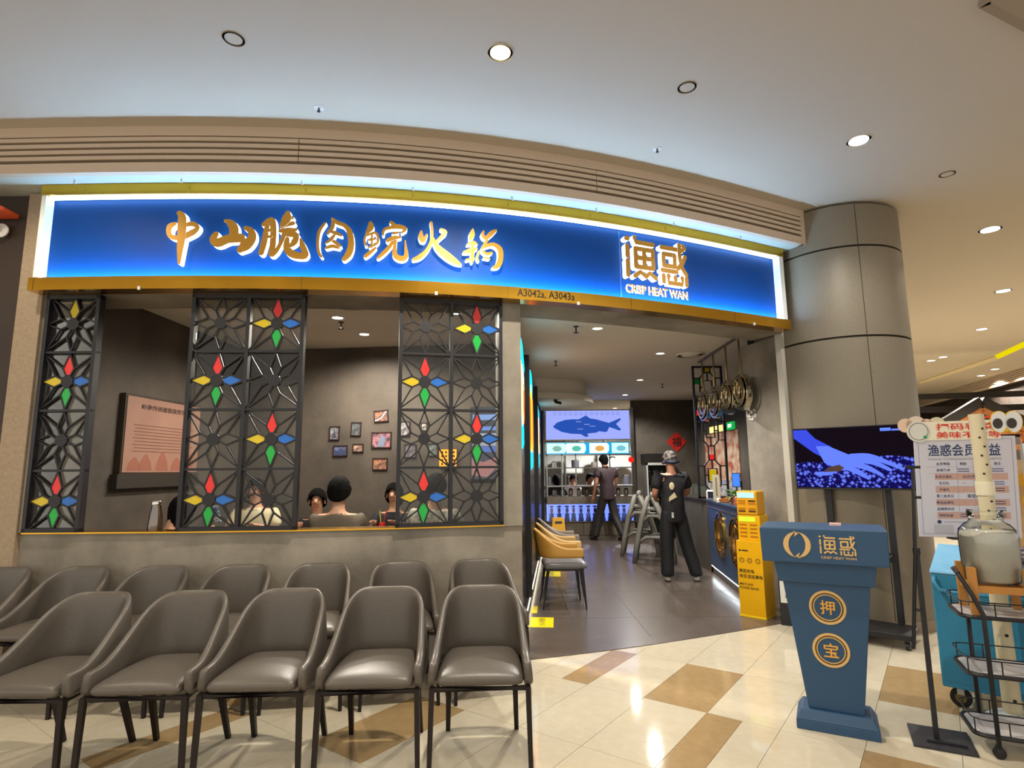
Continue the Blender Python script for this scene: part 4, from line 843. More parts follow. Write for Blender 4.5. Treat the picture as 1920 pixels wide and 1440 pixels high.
# ------------------------------------------------------------------ neon partition on the left of the aisle
PA = lambda y: .06+.078*(y-5)
pt = thing('neon_partition', 'dark glass partition with glowing neon panels along the left of the aisle', 'partition', (PA(5.0), 4.98, 0), 0)
pan = math.atan(.078); rot = Matrix.Rotation(-pan, 4, 'Z')   # local y runs into the shop
def pbox(name, m, x0, x1, y0, y1, z0, z1): return MB().box(x0, x1, y0, y1, z0, z1, 0, rot).build(name, m, pt)
pbox('backing', mat('partition_black', '#121014', .25), -.10, -.02, .0, 7.4, .12, 2.75); pbox('plinth', mat('plinth_stone', '#3b342f', .5), -.10, .0, .0, 7.4, .005, .12); pbox('led_strip', glow('plinth_led', '#fff2d0', 9), .0, .006, .15, 7.3, .085, .097)
for y, d in ((1.3, .025), (3.75, .03), (6.9, .03)): pbox('post', black, -.04, d, y, y+.16, .12, 2.68)
PN = lambda u, v, w: tuple(rot @ Vector((-.0195+w, u, v)))
neon = {'c': glow('neon_cyan', '#16c8f0', 2.0), 'y': glow('neon_yellow', '#ffc21e', 2.2), 'o': glow('neon_orange', '#ff6a1a', 2.0), 'w': glow('neon_cream', '#ffe0a0', 2.0)}
def blob(cu, cv, ru, rv, m, seed, w):
    rnd = random.Random(seed); P = [(cu+ru*math.cos(a)*(1+.25*rnd.uniform(-1, 1)), cv+rv*math.sin(a)*(1+.2*rnd.uniform(-1, 1))) for a in [k*.3491 for k in range(18)]]
    b = MB(); b.prism(P, 0, w, PN); b.build('neon_shape', neon[m], pt)
for u0, z0, sc in ((.62, 2.15, 1.0), (2.55, 2.1, 1.15), (5.3, 1.98, 1.0)):
    big = u0 == 2.55
    blob(u0, z0+.33*sc, .42, .2*sc, 'c', int(u0*10), .008); blob(u0, z0+.02, .34, .30*sc, 'w' if not big else 'y', int(u0*10)+1, .012); blob(u0, z0-.35*sc, .3, .16*sc, 'c', int(u0*10)+2, .009)
    if big: blob(u0-.3, z0-.05, .16, .32, 'o', 5, .014); blob(u0+.3, z0-.1, .14, .34, 'o', 6, .014); blob(u0, z0-.33, .4, .16, 'y', 9, .011); blob(u0, z0-.55, .34, .12, 'c', 10, .012)
    else: blob(u0+.22, z0-.05, .1, .2, 'o', 7, .014)
# ------------------------------------------------------------------ round ceiling drum
dr = thing('ceiling_drum', 'stepped round ceiling drum hanging over the aisle near the kitchen', 'ceiling feature', (.4, 10.4, 2.58)); 
def dshape(r_):   # the drum stops at the partition plane
    P = [(r_*math.cos(k*math.pi/40), r_*math.sin(k*math.pi/40)) for k in range(80)]
    inside = [(u+.4) > PA(v+10.4)-.025 for u, v in P]; k0 = next(k for k in range(80) if inside[k] and not inside[k-1]); return [P[(k0+j) % 80] for j in range(80) if inside[(k0+j) % 80]]
XYZ = lambda u, v, w: (u, v, w)
MB().prism(dshape(1.05), 0, .09, XYZ).build('plate', ceil_in, dr, smooth=True, auto=30); MB().prism(dshape(.94), .088, .34, XYZ).build('drum', ceil_in, dr, smooth=True, auto=30)
t = thing('security_camera', 'small dark security camera under the round ceiling drum', 'camera', (.72, 9.62, 2.58)); MB().lathe([(.03, -.03), (.03, 0)], 12).build('mount', darkgrey, t); MB().tube([(0, 0, -.04), (.08, -.08, -.07)], .025, 10).build('barrel', darkgrey, t)
# ------------------------------------------------------------------ reception counter with gold medallions
ca, cb_ = Vector((2.70, 8.3)), Vector((2.455, 6.45)); cd_ = (cb_-ca); cl_ = cd_.length; cang = math.atan2(cd_.y, cd_.x)
ct = thing('reception_counter', 'blue reception counter with round gold medallions and lit base', 'counter', (ca.x, ca.y, 0), cang)
ctr_blue = mat('counter_blue', '#2c4564', .35, noise=(20, '#263c58', 3, .3))
boxpart('body', ctr_blue, ct, 0, 1.5, .02, .55, .12, .99); boxpart('body_end', ctr_blue, ct, 1.5, cl_, .02, .17, .12, .99); boxpart('toe_kick', mat('stone_toe', '#4e463d', .5), ct, 0, cl_, .05, .17, .005, .12); boxpart('led_strip', glow('counter_led', '#e8f6ff', 10), ct, .02, cl_-.02, .028, .045, .104, .118); boxpart('counter_top', ctr_blue, ct, -.02, 1.5, -.005, .57, .975, 1.005, bevel=.004); boxpart('counter_top', ctr_blue, ct, 1.49, cl_, -.005, .15, .975, 1.005, bevel=.004)
boxpart('gold_line', gold, ct, 0, cl_, .012, .022, .9, .912)
FRT = lambda u, v, w: (u, .02-w, v)
for u in (.79, 1.59):
    md = MB(); 
    for r0, r1, w_ in ((.255, .28, .03), (.215, .235, .02), (.0, .205, .012)): ring(md, FRT, u, .6, r0, r1, w_, 40)
    fish(md, FRT, u, .6, .17, False, .024); fish(md, FRT, u, .6, .17, True, .024); md.build('medallion', mat('polished_gold', '#c09a50', .12, 1.0), ct)
sc_ = thing('stone_counter', 'grey stone side counter behind the waiter', 'counter', (2.74, 8.34, 0)); boxpart('body', mat('grey_stone_counter', '#57524a', .5, noise=(3, '#47423b', 6, .2)), sc_, 0, .55, 0, 1.7, .005, .97); boxpart('counter_top', mat('dark_stone_top', '#36322d', .3), sc_, -.02, .57, -.0, 1.72, .97, 1.0, bevel=.003); boxpart('gold_corner', gold, sc_, -.006, .03, -.006, .03, .005, .97)
# things on the counter
t = thing('potted_plant', 'leafy green plant in a small pot on the reception counter', 'plant', (2.62, 6.98, 1.005)); MB().lathe([(.05, 0), (.07, .1), (.062, .1), (.055, .08)], 18).build('pot', mat('terracotta_dark', '#7c5a4a', .6), t)
leafm = mat('leaf_green', '#5f8240', .5, noise=(20, '#86a860', 3, .2)); rnd = random.Random(3)
for k in range(26):
    a = k*2.4; el = rnd.uniform(.25, 1.25); L = rnd.uniform(.13, .24); b = MB(); d = Vector((math.cos(a)*math.cos(el), math.sin(a)*math.cos(el), math.sin(el))); s_ = Vector((-math.sin(a), math.cos(a), 0)); P = []
    for i in range(6):
        q = i/5; c_ = Vector((0, 0, .08))+d*L*q-Vector((0, 0, .09*q*q)); w_ = .02*math.sin(math.pi*min(.98, q*.9+.08)); P += [c_+s_*w_, c_-s_*w_]
    b.add(P, [(2*i, 2*i+1, 2*i+3, 2*i+2) for i in range(5)]); b.build('leaf', leafm, t, smooth=True)
t = thing('monitor', 'black cash desk monitor seen from behind the plant', 'monitor', (3.02, 7.1, 1.005), R(-70)); boxpart('panel', black, t, -.22, .22, -.015, .02, .12, .4, bevel=.004); boxpart('stand', black, t, -.03, .03, 0, .02, .01, .14); boxpart('foot', black, t, -.1, .1, -.07, .08, 0, .012)
t = thing('phone_display', 'small upright tablet with a blue screen on the counter', 'tablet', (2.86, 7.55, 1.005), R(-30)); boxpart('case', black, t, -.05, .05, -.006, .006, .18, .36); rect(MB(), lambda u, v, w: (u, -.0065-w, v), -.043, .043, .19, .35, .001).build('screen', glow('tablet_blue', '#3f78ff', 1.3), t); boxpart('stand', black, t, -.008, .008, -.005, .005, 0, .18); boxpart('foot', black, t, -.04, .04, -.04, .04, 0, .01)
t = thing('card_tower', 'tall cream lettered card standing on the counter front', 'card', (2.66, 7.72, 1.005), R(-25)); boxpart('card', mat('cream_lettered', '#b3a98e', .6), t, -.045, .045, -.01, .01, 0, .34); rect(MB(), lambda u, v, w: (u, -.0105-w, v), -.01, .01, .06, .3, .001).build('print_line', mat('faint_ink', '#756c58', .6), t)
t = thing('card_reader', 'white card reader with dark face beside the cream card', 'card reader', (2.72, 8.05, 1.005), R(-35)); boxpart('case', white_p, t, -.08, .08, -.05, .05, 0, .13, bevel=.02); rect(MB(), lambda u, v, w: (u, -.0505-w, v), -.055, .055, .02, .11, .001).build('screen', mat('reader_dark', '#23263a', .3), t)
t = thing('wood_carving', 'reddish brown carved boat ornament on the counter', 'ornament', (2.64, 7.25, 1.005), R(-75)); b = MB(); b.stroke([(-.13, .03, .03), (-.03, .035, .06), (.07, .05, .05), (.14, .09, .02)], -.04, .04, FLAT); b.build('hull', mat('carved_wood', '#96592c', .5), t); boxpart('stand', mat('pale_stand', '#c9bfb0', .5), t, -.08, .08, -.03, .03, 0, .015)
for k, (x, y, hx, lb) in enumerate(((2.565, 6.8, '#a85a44', 'small red brown figurine near the carved boat'), (2.555, 6.62, '#c9a08c', 'small pinkish figurine between plant and yellow cabinet'), (2.58, 7.42, '#d9d4cc', 'little white cup at the stern of the carved boat'))):
    t = thing('figurine' if k < 2 else 'cup', lb, 'ornament' if k < 2 else 'cup', (x, y, 1.005)); MB().lathe([(.03, 0), (.035, .02), (.02, .05), (.028, .075), (.01, .1)] if k < 2 else [(.02, 0), (.03, .05), (.026, .05), (.018, .01)], 16).build('body', mat('fig_'+hx[1:], hx, .4), t, smooth=True); MB().lathe([(.036, -.0), (.036, .006)], 16).build('foot', mat('fig_'+hx[1:], hx, .4), t)
# lattice screens at the counter
def lattice(x, y, w_, rz, label):
    t = thing('lattice_screen', label, 'screen', (x, y, 1.0), rz, 'lattice screens at the counter'); H_ = 1.92; f = MB(); g = .025
    f.box(0, g, -.02, .02, 0, H_); f.box(w_-g, w_, -.02, .02, 0, H_); f.box(0, w_, -.02, .02, 0, g); f.box(0, w_, -.02, .02, H_-g, H_); f.build('frame', black, t)
    def br(*pts): MB().tube([(u*w_, 0, v*H_) for u, v in pts], .009, 4).build('lattice_bar', black, t)
    for i in range(3):
        b0 = i/3; q = lambda v: b0+v/3
        br((.0, q(.30)), (.24, q(.30)), (.24, q(.72))); br((1, q(.30)), (.76, q(.30)), (.76, q(.72))); br((.24, q(.72)), (.0, q(.72))); br((.76, q(.72)), (1, q(.72)))
        br((.24, q(.3)), (.4, q(.17)), (.6, q(.17)), (.76, q(.3))); br((.24, q(.72)), (.4, q(.85)), (.6, q(.85)), (.76, q(.72))); br((.4, q(.17)), (.4, q(.0))); br((.6, q(.17)), (.6, q(.0))); br((.4, q(.85)), (.4, q(1.0))); br((.6, q(.85)), (.6, q(1.0)))
        br((.36, q(.36)), (.64, q(.36)), (.64, q(.66)), (.36, q(.66)), (.36, q(.36))); br((.24, q(.51)), (.36, q(.51))); br((.64, q(.51)), (.76, q(.51))); br((.5, q(.17)), (.5, q(.36))); br((.5, q(.66)), (.5, q(.85)))
    for (u0, u1, v0, v1, k) in ((.4, .6, .285/1, .325, 'r'), (.38, .62, .13, .21, 'y'), (.03, .22, .62, .66, 'r'), (.4, .6, .66, .70, 'b'), (.78, .97, .62, .67, 'b'), (.03, .22, .86, .91, 'g'), (.4, .6, .955, .99, 'y')): MB().box(u0*w_, u1*w_, -.004, .004, v0*H_, v1*H_).build('glass_pane', petm[k], t)
lattice(2.66, 8.48, .44, 0, 'tall black lattice screen with coloured panes at the end of the reception counter'); lattice(2.76, 6.62, .3, R(60), 'black lattice screen with coloured panes against the splayed pier')
# hanging ring signs
hr = thing('ring_sign_rail', 'row of four polished gold ring signs hanging from a ceiling rail', 'hanging sign', (2.60, 7.2, ICEIL)); MB().tube([(.03, .85, -.02), (-.03, -.85, -.02)], .014, 8).build('rail', mat('bronze_rail', '#5a4632', .4, .8), hr)
for y, x in ((.72, .028), (.22, .01), (-.28, -.01), (-.74, -.028)):
    MB().tube([(x, y, -.02), (x, y, -.45)], .011, 8).build('hanger', mat('bronze_hanger', '#7a5f3a', .3, .9), hr)
    RG = lambda u, v, w, x=x, y=y: (x-.02+w, y+u, -.65+v); m_ = MB()
    for r0, r1, w_ in ((.19, .21, .06), (.15, .165, .045), (0, .15, .02)): ring(m_, RG, 0, 0, r0, r1, w_, 32)
    RG2 = lambda u, v, w, x=x, y=y: (x-.022-w, y+u, -.65+v)
    for r0, r1, w_ in ((.19, .21, .0), (.15, .165, .02)): ring(m_, RG2, 0, 0, r0, r1, w_+.002, 32)
    fish(m_, RG2, 0, 0, .12, False, .012); fish(m_, RG2, 0, 0, .12, True, .012); m_.build('ring_sign', mat('ring_polish', '#d6cdb8', .08, 1.0), hr)
# right back: board for the mall view, exit sign, panel
t = thing('red_wall_poster', 'red and cream poster on the right wall behind the counter', 'poster', (3.999, 11.2, 1.2), R(-90)); boxpart('sheet', mat('red_poster_print', '#9a4630', .5, noise=(5, '#c9b49a', 4, .12)), t, -.9, .9, -.02, .0, 0, .9); boxpart('stripe', mat('poster_stripe', '#c8bcb0', .6, noise=(9, '#5d6a8c', 3, .15)), t, -.9, .9, -.024, -.02, -.3, .0)  # printed board stands in for the bright mall view on this wall
t = thing('exit_sign', 'small lit green exit sign on the right wall', 'sign', (3.999, 10.6, 2.12), R(-90)); boxpart('box', mat('exit_green', '#118a3c', .4, emit=1.2), t, -.16, .16, -.04, 0, 0, .14)
lettering('EXIT', t, white_glow, lambda u, v, w: (u, -.0405-w, v), 0, .07, h=.06, depth=.001)
t = thing('yellow_lightbox', 'pale yellow lit strip box beside the exit sign', 'lightbox', (3.999, 11.3, 2.12), R(-90)); boxpart('box', glow('pale_yellow_lit', '#ffe28a', 1.2), t, -.4, .4, -.04, 0, 0, .12); boxpart('frame', darkgrey, t, -.42, .42, -.02, 0, -.02, .14)
# ------------------------------------------------------------------ kitchen front at the end of the aisle
KY = 12.5
t = thing('fish_lightbox', 'wide lavender lightbox with a large blue fish above the kitchen window', 'lightbox', (.72, KY+.12, 2.05)); boxpart('case', steel, t, 0, 1.83, 0, .1, 0, .66); KF = lambda u, v, w: (u, -.0005-w, v); rect(MB(), KF, .01, 1.82, .02, .64, .001).build('panel', glow('lavender_panel', '#97a2f2', 1.0), t)
fp_ = [(.16, .30), (.25, .385), (.42, .44), (.6, .455), (.72, .45), (.88, .535), (.97, .47), (1.1, .45), (1.3, .39), (1.38, .37), (1.62, .47), (1.64, .44), (1.53, .345), (1.64, .22), (1.6, .2), (1.38, .28), (1.34, .19), (1.3, .17), (1.16, .19), (1.1, .16), (.9, .14), (.93, .08), (.86, .07), (.76, .13), (.55, .14), (.35, .18), (.2, .26)]
b = MB(); b.prism(fp_, 0, .002, KF); b.build('fish_print', glow('fish_blue', '#2a55b8', .8), t)
for i in range(13): ring(MB(), KF, .2+i*.115, .575, .028, .034, .002, 16).build('icon_ring', glow('icon_blue', '#4a5aa8', .8), t)
for u, v in ((.72, .4), (.9, .34), (.75, .24), (1.02, .3)): rect(MB(), KF, u-.06, u+.06, v-.008, v+.008, .003).build('print_line', glow('fish_print_line', '#8fa0e8', .8), t)
t = thing('dish_lightbox', 'bright turquoise strip of dish pictures over the kitchen window', 'lightbox', (.72, KY+.12, 1.74)); boxpart('case', steel, t, 0, 1.80, 0, .1, 0, .27); rect(MB(), KF, .01, 1.79, .01, .26, .001).build('panel', glow('turquoise_panel', '#1f9fd0', 1.1), t)
for i, (u, hx) in enumerate(((.0, '#bff2f0'), (.42, '#d5fbf4'), (.92, '#f0f6e8'), (1.4, '#b8f0f4'))):
    c = MB(); c.prism([(max(.012, u+.02), .03), (u+.40, .03), (u+.44, .09), (u+.44, .2), (u+.40, .245), (max(.012, u+.02), .245)], 0, .002, KF); c.build('dish_card', glow('card_'+hx[1:], hx, 1.2), t) if u < 1.39 else None
    if u > 1.39: c = MB(); c.prism([(1.42, .03), (1.78, .03), (1.78, .245), (1.42, .245)], 0, .002, KF); c.build('dish_card', glow('card_'+hx[1:], hx, 1.2), t)
    c = MB(); cu = min(u+.24, 1.62); c.prism([(cu+.1*math.cos(k*.4), .13+.06*math.sin(k*.4)) for k in range(16)], 0, .003, KF); c.build('dish_print', glow(('dish_a', 'dish_b', 'dish_c', 'dish_d')[i], ('#7fb0a0', '#58b8a0', '#d8a050', '#70b8c8')[i], 1.0), t)
kt = thing('serving_counter', 'stainless kitchen counter with a lit display tank and glazed window', 'kitchen counter', (.72, KY, 0))
st_d = mat('worn_stainless', '#8c8378', .35, .7, noise=(4, '#6e665c', 5, .2))
boxpart('base', mat('base_panel', '#5c5145', .6), kt, 0, 1.88, .06, .6, .005, .34)
for i in range(5): boxpart('base_door', mat('base_door', '#6b5f50', .6), kt, .03+i*.37, .37+i*.37, .05, .06, .06, .32)
boxpart('plinth', st_d, kt, 0, 1.9, .0, .06, .005, .05); boxpart('tank_back', glow('tank_lit', '#93a4ff', 1.5), kt, 0, 1.86, .2, .22, .34, .70); boxpart('ledge', st_d, kt, 0, 1.88, .0, .5, .70, .86); boxpart('tank_sill', st_d, kt, 0, 1.88, .02, .2, .33, .345); MB().box(0, 1.86, .03, .036, .345, .70).build('tank_glass', glass('tank_pane', '#dfe8ff', .03), kt)
boxpart('pass_shelf', steel, kt, 0, 1.9, .02, .4, 1.06, 1.085)
for x in (0.0, .32+.0, .62, 1.35, 1.87): boxpart('mullion', steel, kt, x, x+.025, .08, .11, .86, 1.75)
boxpart('head_rail', steel, kt, 0, 1.9, .08, .12, 1.72, 1.75); boxpart('side_post', steel, kt, 1.83, 1.9, .06, .14, 0.0, 2.75)
rnd = random.Random(11)
for i in range(11):
    x = .1+i*.155+rnd.uniform(-.02, .02); t = thing('seafood_tray', 'pink and white seafood pack standing in the lit display tank', 'food pack', (kt.location.x+x, KY+.12, .345), 0, 'seafood packs in the tank')
    MB().lathe([(.05, 0), (.06, .03), (.045, .1), (.05, .16)], 12).build('cup', mat('ice_white', '#c8d4f0', .3), t, smooth=True); MB().ball((0, -.02, .22), (.035, .03, .06), 10).build('flesh', mat('salmon_pink', '#e8a8c8', .4), t, smooth=True)
    MB().ball((0, 0, .3), (.05, .04, .022), 10).build('ice_cap', mat('ice_cap_white', '#f2f4ff', .4), t, smooth=True)
for i in range(10):
    x = .18+i*.17
    if abs(x-.62) < .03: continue
    t = thing('storage_jar', 'steel lidded jar in the row under the kitchen pass shelf', 'jar', (.72+x, KY+.2, .86), 0, 'jars under the pass shelf'); MB().lathe([(.045, 0), (.05, .02), (.05, .12), (.04, .14)], 14).build('body', mat('jar_steel', '#86807a', .3, .6), t, smooth=True, auto=40); MB().lathe([(.042, .14), (.042, .155), (.012, .16), (.012, .175)], 14).build('lid', darkgrey, t)
# kitchen equipment behind the glass
t = thing('kitchen_rack', 'steel shelf rack with pots at the back of the kitchen', 'shelf rack', (.3, 15.2, 0)); 
for z in (1.0, 1.45, 1.85): boxpart('shelf', steel, t, 0, 3.2, 0, .4, z, z+.03)
for x in (0, 1.05, 2.1, 3.17): boxpart('post', steel, t, x, x+.03, 0, .4, .005, 2.3)
for i in range(16):
    z = (1.03, 1.48, 1.88)[i % 3]; x = .45+.17*i+rnd.uniform(-.04, .04); r_ = rnd.uniform(.06, .12); h_ = rnd.uniform(.1, .26)
    for p_ in (.315, 1.365, 2.415, 3.485):
        if abs(x-p_) < r_*1.05+.02: x = p_+(r_*1.05+.022)*(1 if x > p_ else -1)
    q = thing('stock_pot', 'metal pot on the kitchen rack', 'pot', (x, 15.38, z), 0, 'pots on the kitchen rack'); MB().lathe([(r_, 0), (r_, h_), (r_*.9, h_)], 14).build('body', (steel, white_p, st_d, mat('pot_dark', '#3c3a40', .5))[i % 4], q); MB().lathe([(r_*1.03, h_), (r_*1.03, h_+.012), (.02, h_+.03)], 14).build('lid', st_d, q)
t = thing('prep_table', 'steel prep table inside the kitchen', 'table', (.85, 14.6, 0)); boxpart('top', steel, t, 0, 1.7, 0, .55, .88, .92); 
for x in (.05, 1.6):
    for y in (.05, .46): boxpart('leg', steel, t, x, x+.04, y, y+.04, .005, .88)
t = thing('red_lamp', 'small red lit lamp hanging at the corner of the kitchen window', 'lamp', (2.52, KY-.02, 1.62)); MB().ball((0, 0, 0), (.06, .05, .06), 12).build('bulb', glow('red_lamp', '#ff1a10', 1.6), t, smooth=True); MB().tube([(0, 0, .05), (0, .05, .14)], .006, 6).build('bracket', black, t)
# right of the kitchen: fridge, red diamond paper
fg = thing('display_fridge', 'glass door drinks fridge with dark header by the kitchen', 'fridge', (2.80, 12.3, 0)); fgm = mat('fridge_grey', '#6b6a66', .4); boxpart('back_panel', fgm, fg, 0, .48, .40, .44, .005, 1.55); boxpart('side_panel', fgm, fg, 0, .02, .02, .40, .005, 1.55); boxpart('side_panel', fgm, fg, .46, .48, .02, .40, .005, 1.55); boxpart('bottom_panel', fgm, fg, .02, .46, .02, .40, .005, .12); boxpart('header', mat('fridge_header', '#14110f', .5), fg, -.02, .5, 0, .44, 1.55, 1.74); boxpart('door_frame', mat('fridge_frame', '#b8b8b4', .4), fg, 0, .03, 0, .02, .1, 1.55); boxpart('door_frame', MATS['fridge_frame'], fg, .45, .48, 0, .02, .1, 1.55); boxpart('door_frame', MATS['fridge_frame'], fg, 0, .48, 0, .02, 1.5, 1.55)
MB().box(.03, .45, .008, .013, .1, 1.5).build('door_glass', glass('fridge_pane', '#e4ecea', .0), fg)
for z in (.5, .85, 1.15): boxpart('shelf', steel, fg, .02, .46, .03, .40, z, z+.015)
for i in range(12):
    q = thing('drink_bottle', 'small bottle standing in the display fridge', 'bottle', (2.86+.085*(i % 4)+.03, 12.42, (.515, .865, 1.165)[i//4]), 0, 'bottles in the fridge'); MB().lathe([(.022, 0), (.022, .12), (.009, .16), (.009, .2)], 10).build('body', (mat('bottle_green', '#3c5a40', .3), mat('bottle_clear', '#9aa4a0', .3), mat('bottle_brown', '#5a3c28', .3))[i % 3], q, smooth=True); MB().lathe([(.011, .2), (.011, .215)], 10).build('cap', white_p, q)
t = thing('red_diamond_paper', 'red diamond of paper with a black brush character on the back wall', 'paper decoration', (3.58, 12.742, 2.0)); b = MB(); b.prism([(-.22, 0), (0, -.22), (.22, 0), (0, .22)], 0, .004, FLAT); b.build('paper', mat('lucky_red', '#b81c14', .6), t); lettering('福', t, ink, FLAT, 0, 0, h=.2, depth=.006, bold=.016, name='character')
t = thing('side_cabinet', 'grey green cabinet against the back wall beside the lattice screen', 'cabinet', (3.4, 12.1, 0)); boxpart('body', mat('grey_green_cabinet', '#5a5f56', .5), t, 0, .58, 0, .6, .005, 1.1); boxpart('door', mat('cabinet_door', '#6a6f64', .5), t, .03, .28, -.015, 0, .1, 1.05); boxpart('door', MATS['cabinet_door'], t, .3, .55, -.015, 0, .1, 1.05)
# grey plastic high chairs stacked by the counter
hc_m = mat('grey_plastic', '#77736a', .5)
def highchair(x, y, rz, label):
    t = thing('high_chair', label, 'high chair', (x, y, .005), rz, 'grey high chairs')
    for sx in (-1, 1):
        MB().tube([(sx*.22, -.30, 0), (sx*.21, -.25, .3), (sx*.19, -.15, .65), (sx*.16, .0, .98)], [.035, .04, .04, .035], 8).build('leg', hc_m, t, smooth=True)
        MB().tube([(sx*.24, .30, 0), (sx*.22, .25, .3), (sx*.19, .17, .65), (sx*.16, .06, .98)], [.035, .04, .04, .035], 8).build('leg', hc_m, t, smooth=True)
        for z, yy in ((.36, .22), (.68, .14)): MB().tube([(sx*.2, -yy-.02, z-.06), (sx*.2, -yy*.5, z+.02), (sx*.2, yy*.5, z+.02), (sx*.2, yy, z-.06)], .028, 8).build('arch', hc_m, t, smooth=True)
    for z, yy in ((.34, -.24), (.66, -.15)): MB().tube([(-.2, yy, z-.06), (-.12, yy, z+.02), (.12, yy, z+.02), (.2, yy, z-.06)], .028, 8).build('arch', hc_m, t, smooth=True)
    MB().tube([(-.16, 0, .98), (-.1, .0, 1.02), (.1, 0, 1.02), (.16, 0, .98)], .04, 8).build('top_rail', hc_m, t, smooth=True); boxpart('seat', hc_m, t, -.17, .17, -.1, .14, .78, .82, bevel=.01)
highchair(2.14, 10.05, R(75), 'grey plastic high chair nearer the kitchen beside the waiter'); highchair(2.2, 9.35, R(75), 'grey plastic high chair directly behind the waiter')
# caution sign, floor stickers
cs = thing('caution_sign', 'yellow folding wet floor sign standing in the aisle by the kitchen', 'floor sign', (.78, 10.3, .005)); cy_ = mat('caution_yellow', '#dda20c', .45)
for sg in (-1, 1): MB().hexa([(-.15, sg*.13-.008, 0), (.15, sg*.13-.008, 0), (.15, sg*.13+.008, 0), (-.15, sg*.13+.008, 0), (-.1, sg*.02-.008, .6), (.1, sg*.02-.008, .6), (.1, sg*.02+.008, .6), (-.1, sg*.02+.008, .6)]).build('panel', cy_, cs, bevel=.004)
CS = lambda u, v, w: (u, -.139+.11*v/.6-w-.001, v); rect(MB(), CS, -.06, .06, .5, .54, .002).build('hand_slot', black, cs); lettering('CAUTION', cs, ink, CS, 0, .33, w=.16, depth=.002, bold=.03); lettering('WET FLOOR', cs, ink, CS, 0, .28, w=.18, depth=.002, bold=.03); ring(MB(), CS, 0, .17, .04, .055, .002, 3).build('icon', mat('caution_red', '#b03010', .5), cs)  # hand slot is a dark patch, its shade painted on a solid panel
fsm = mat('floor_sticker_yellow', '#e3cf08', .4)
for (x, y, w_, d, lb) in ((.262, 5.75, .22, .36, 'yellow lettered floor sticker just inside the entrance'), (.52, 8.3, .25, .4, 'yellow floor sticker under the row of two-tone chairs'), (.212, 6.25, .06, .3, 'yellow floor sticker beside the partition plinth')):  # the narrow strip stands in for a sticker mirrored in the partition
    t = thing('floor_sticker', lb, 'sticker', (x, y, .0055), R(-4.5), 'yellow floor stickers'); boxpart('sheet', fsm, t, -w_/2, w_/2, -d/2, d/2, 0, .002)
    if w_ > .2: lettering('小心地滑', t, ink, lambda u, v, w: (-v, u, .0022), 0, 0, w=d*.75, bold=.012)
# ------------------------------------------------------------------ people
skin_m = mat('skin', '#b07d62', .5); skin_p = mat('skin_pale', '#c49578', .5); hair_m = mat('black_hair', '#0a0807', .75, bump=(120, .8), spec=.12)
def skin_mesh(J, edges, root, m, name, parent, sub=2):
    names = list(J); me = bpy.data.meshes.new(name); me.from_pydata([J[n][:3] for n in names], [(names.index(a), names.index(b)) for a, b in edges], [])
    o = bpy.data.objects.new(name, me); col.objects.link(o); md = o.modifiers.new('skin', 'SKIN'); md.use_smooth_shade = True; md.branch_smoothing = .3
    for i, n in enumerate(names):
        r = J[n][3]; d = me.skin_vertices[0].data[i]; d.radius = r if isinstance(r, tuple) else (r, r); d.use_root = (n == root)
    sb = o.modifiers.new('sub', 'SUBSURF'); sb.levels = sub; sb.render_levels = sub
    dg = bpy.context.evaluated_depsgraph_get(); nm = bpy.data.meshes.new_from_object(o.evaluated_get(dg)); bpy.data.objects.remove(o); bpy.data.meshes.remove(me)
    nm.name = name; nm.materials.clear(); nm.materials.append(m); nm.polygons.foreach_set('use_smooth', [True]*len(nm.polygons))
    q = bpy.data.objects.new(name, nm); col.objects.link(q); q.parent = parent; return q
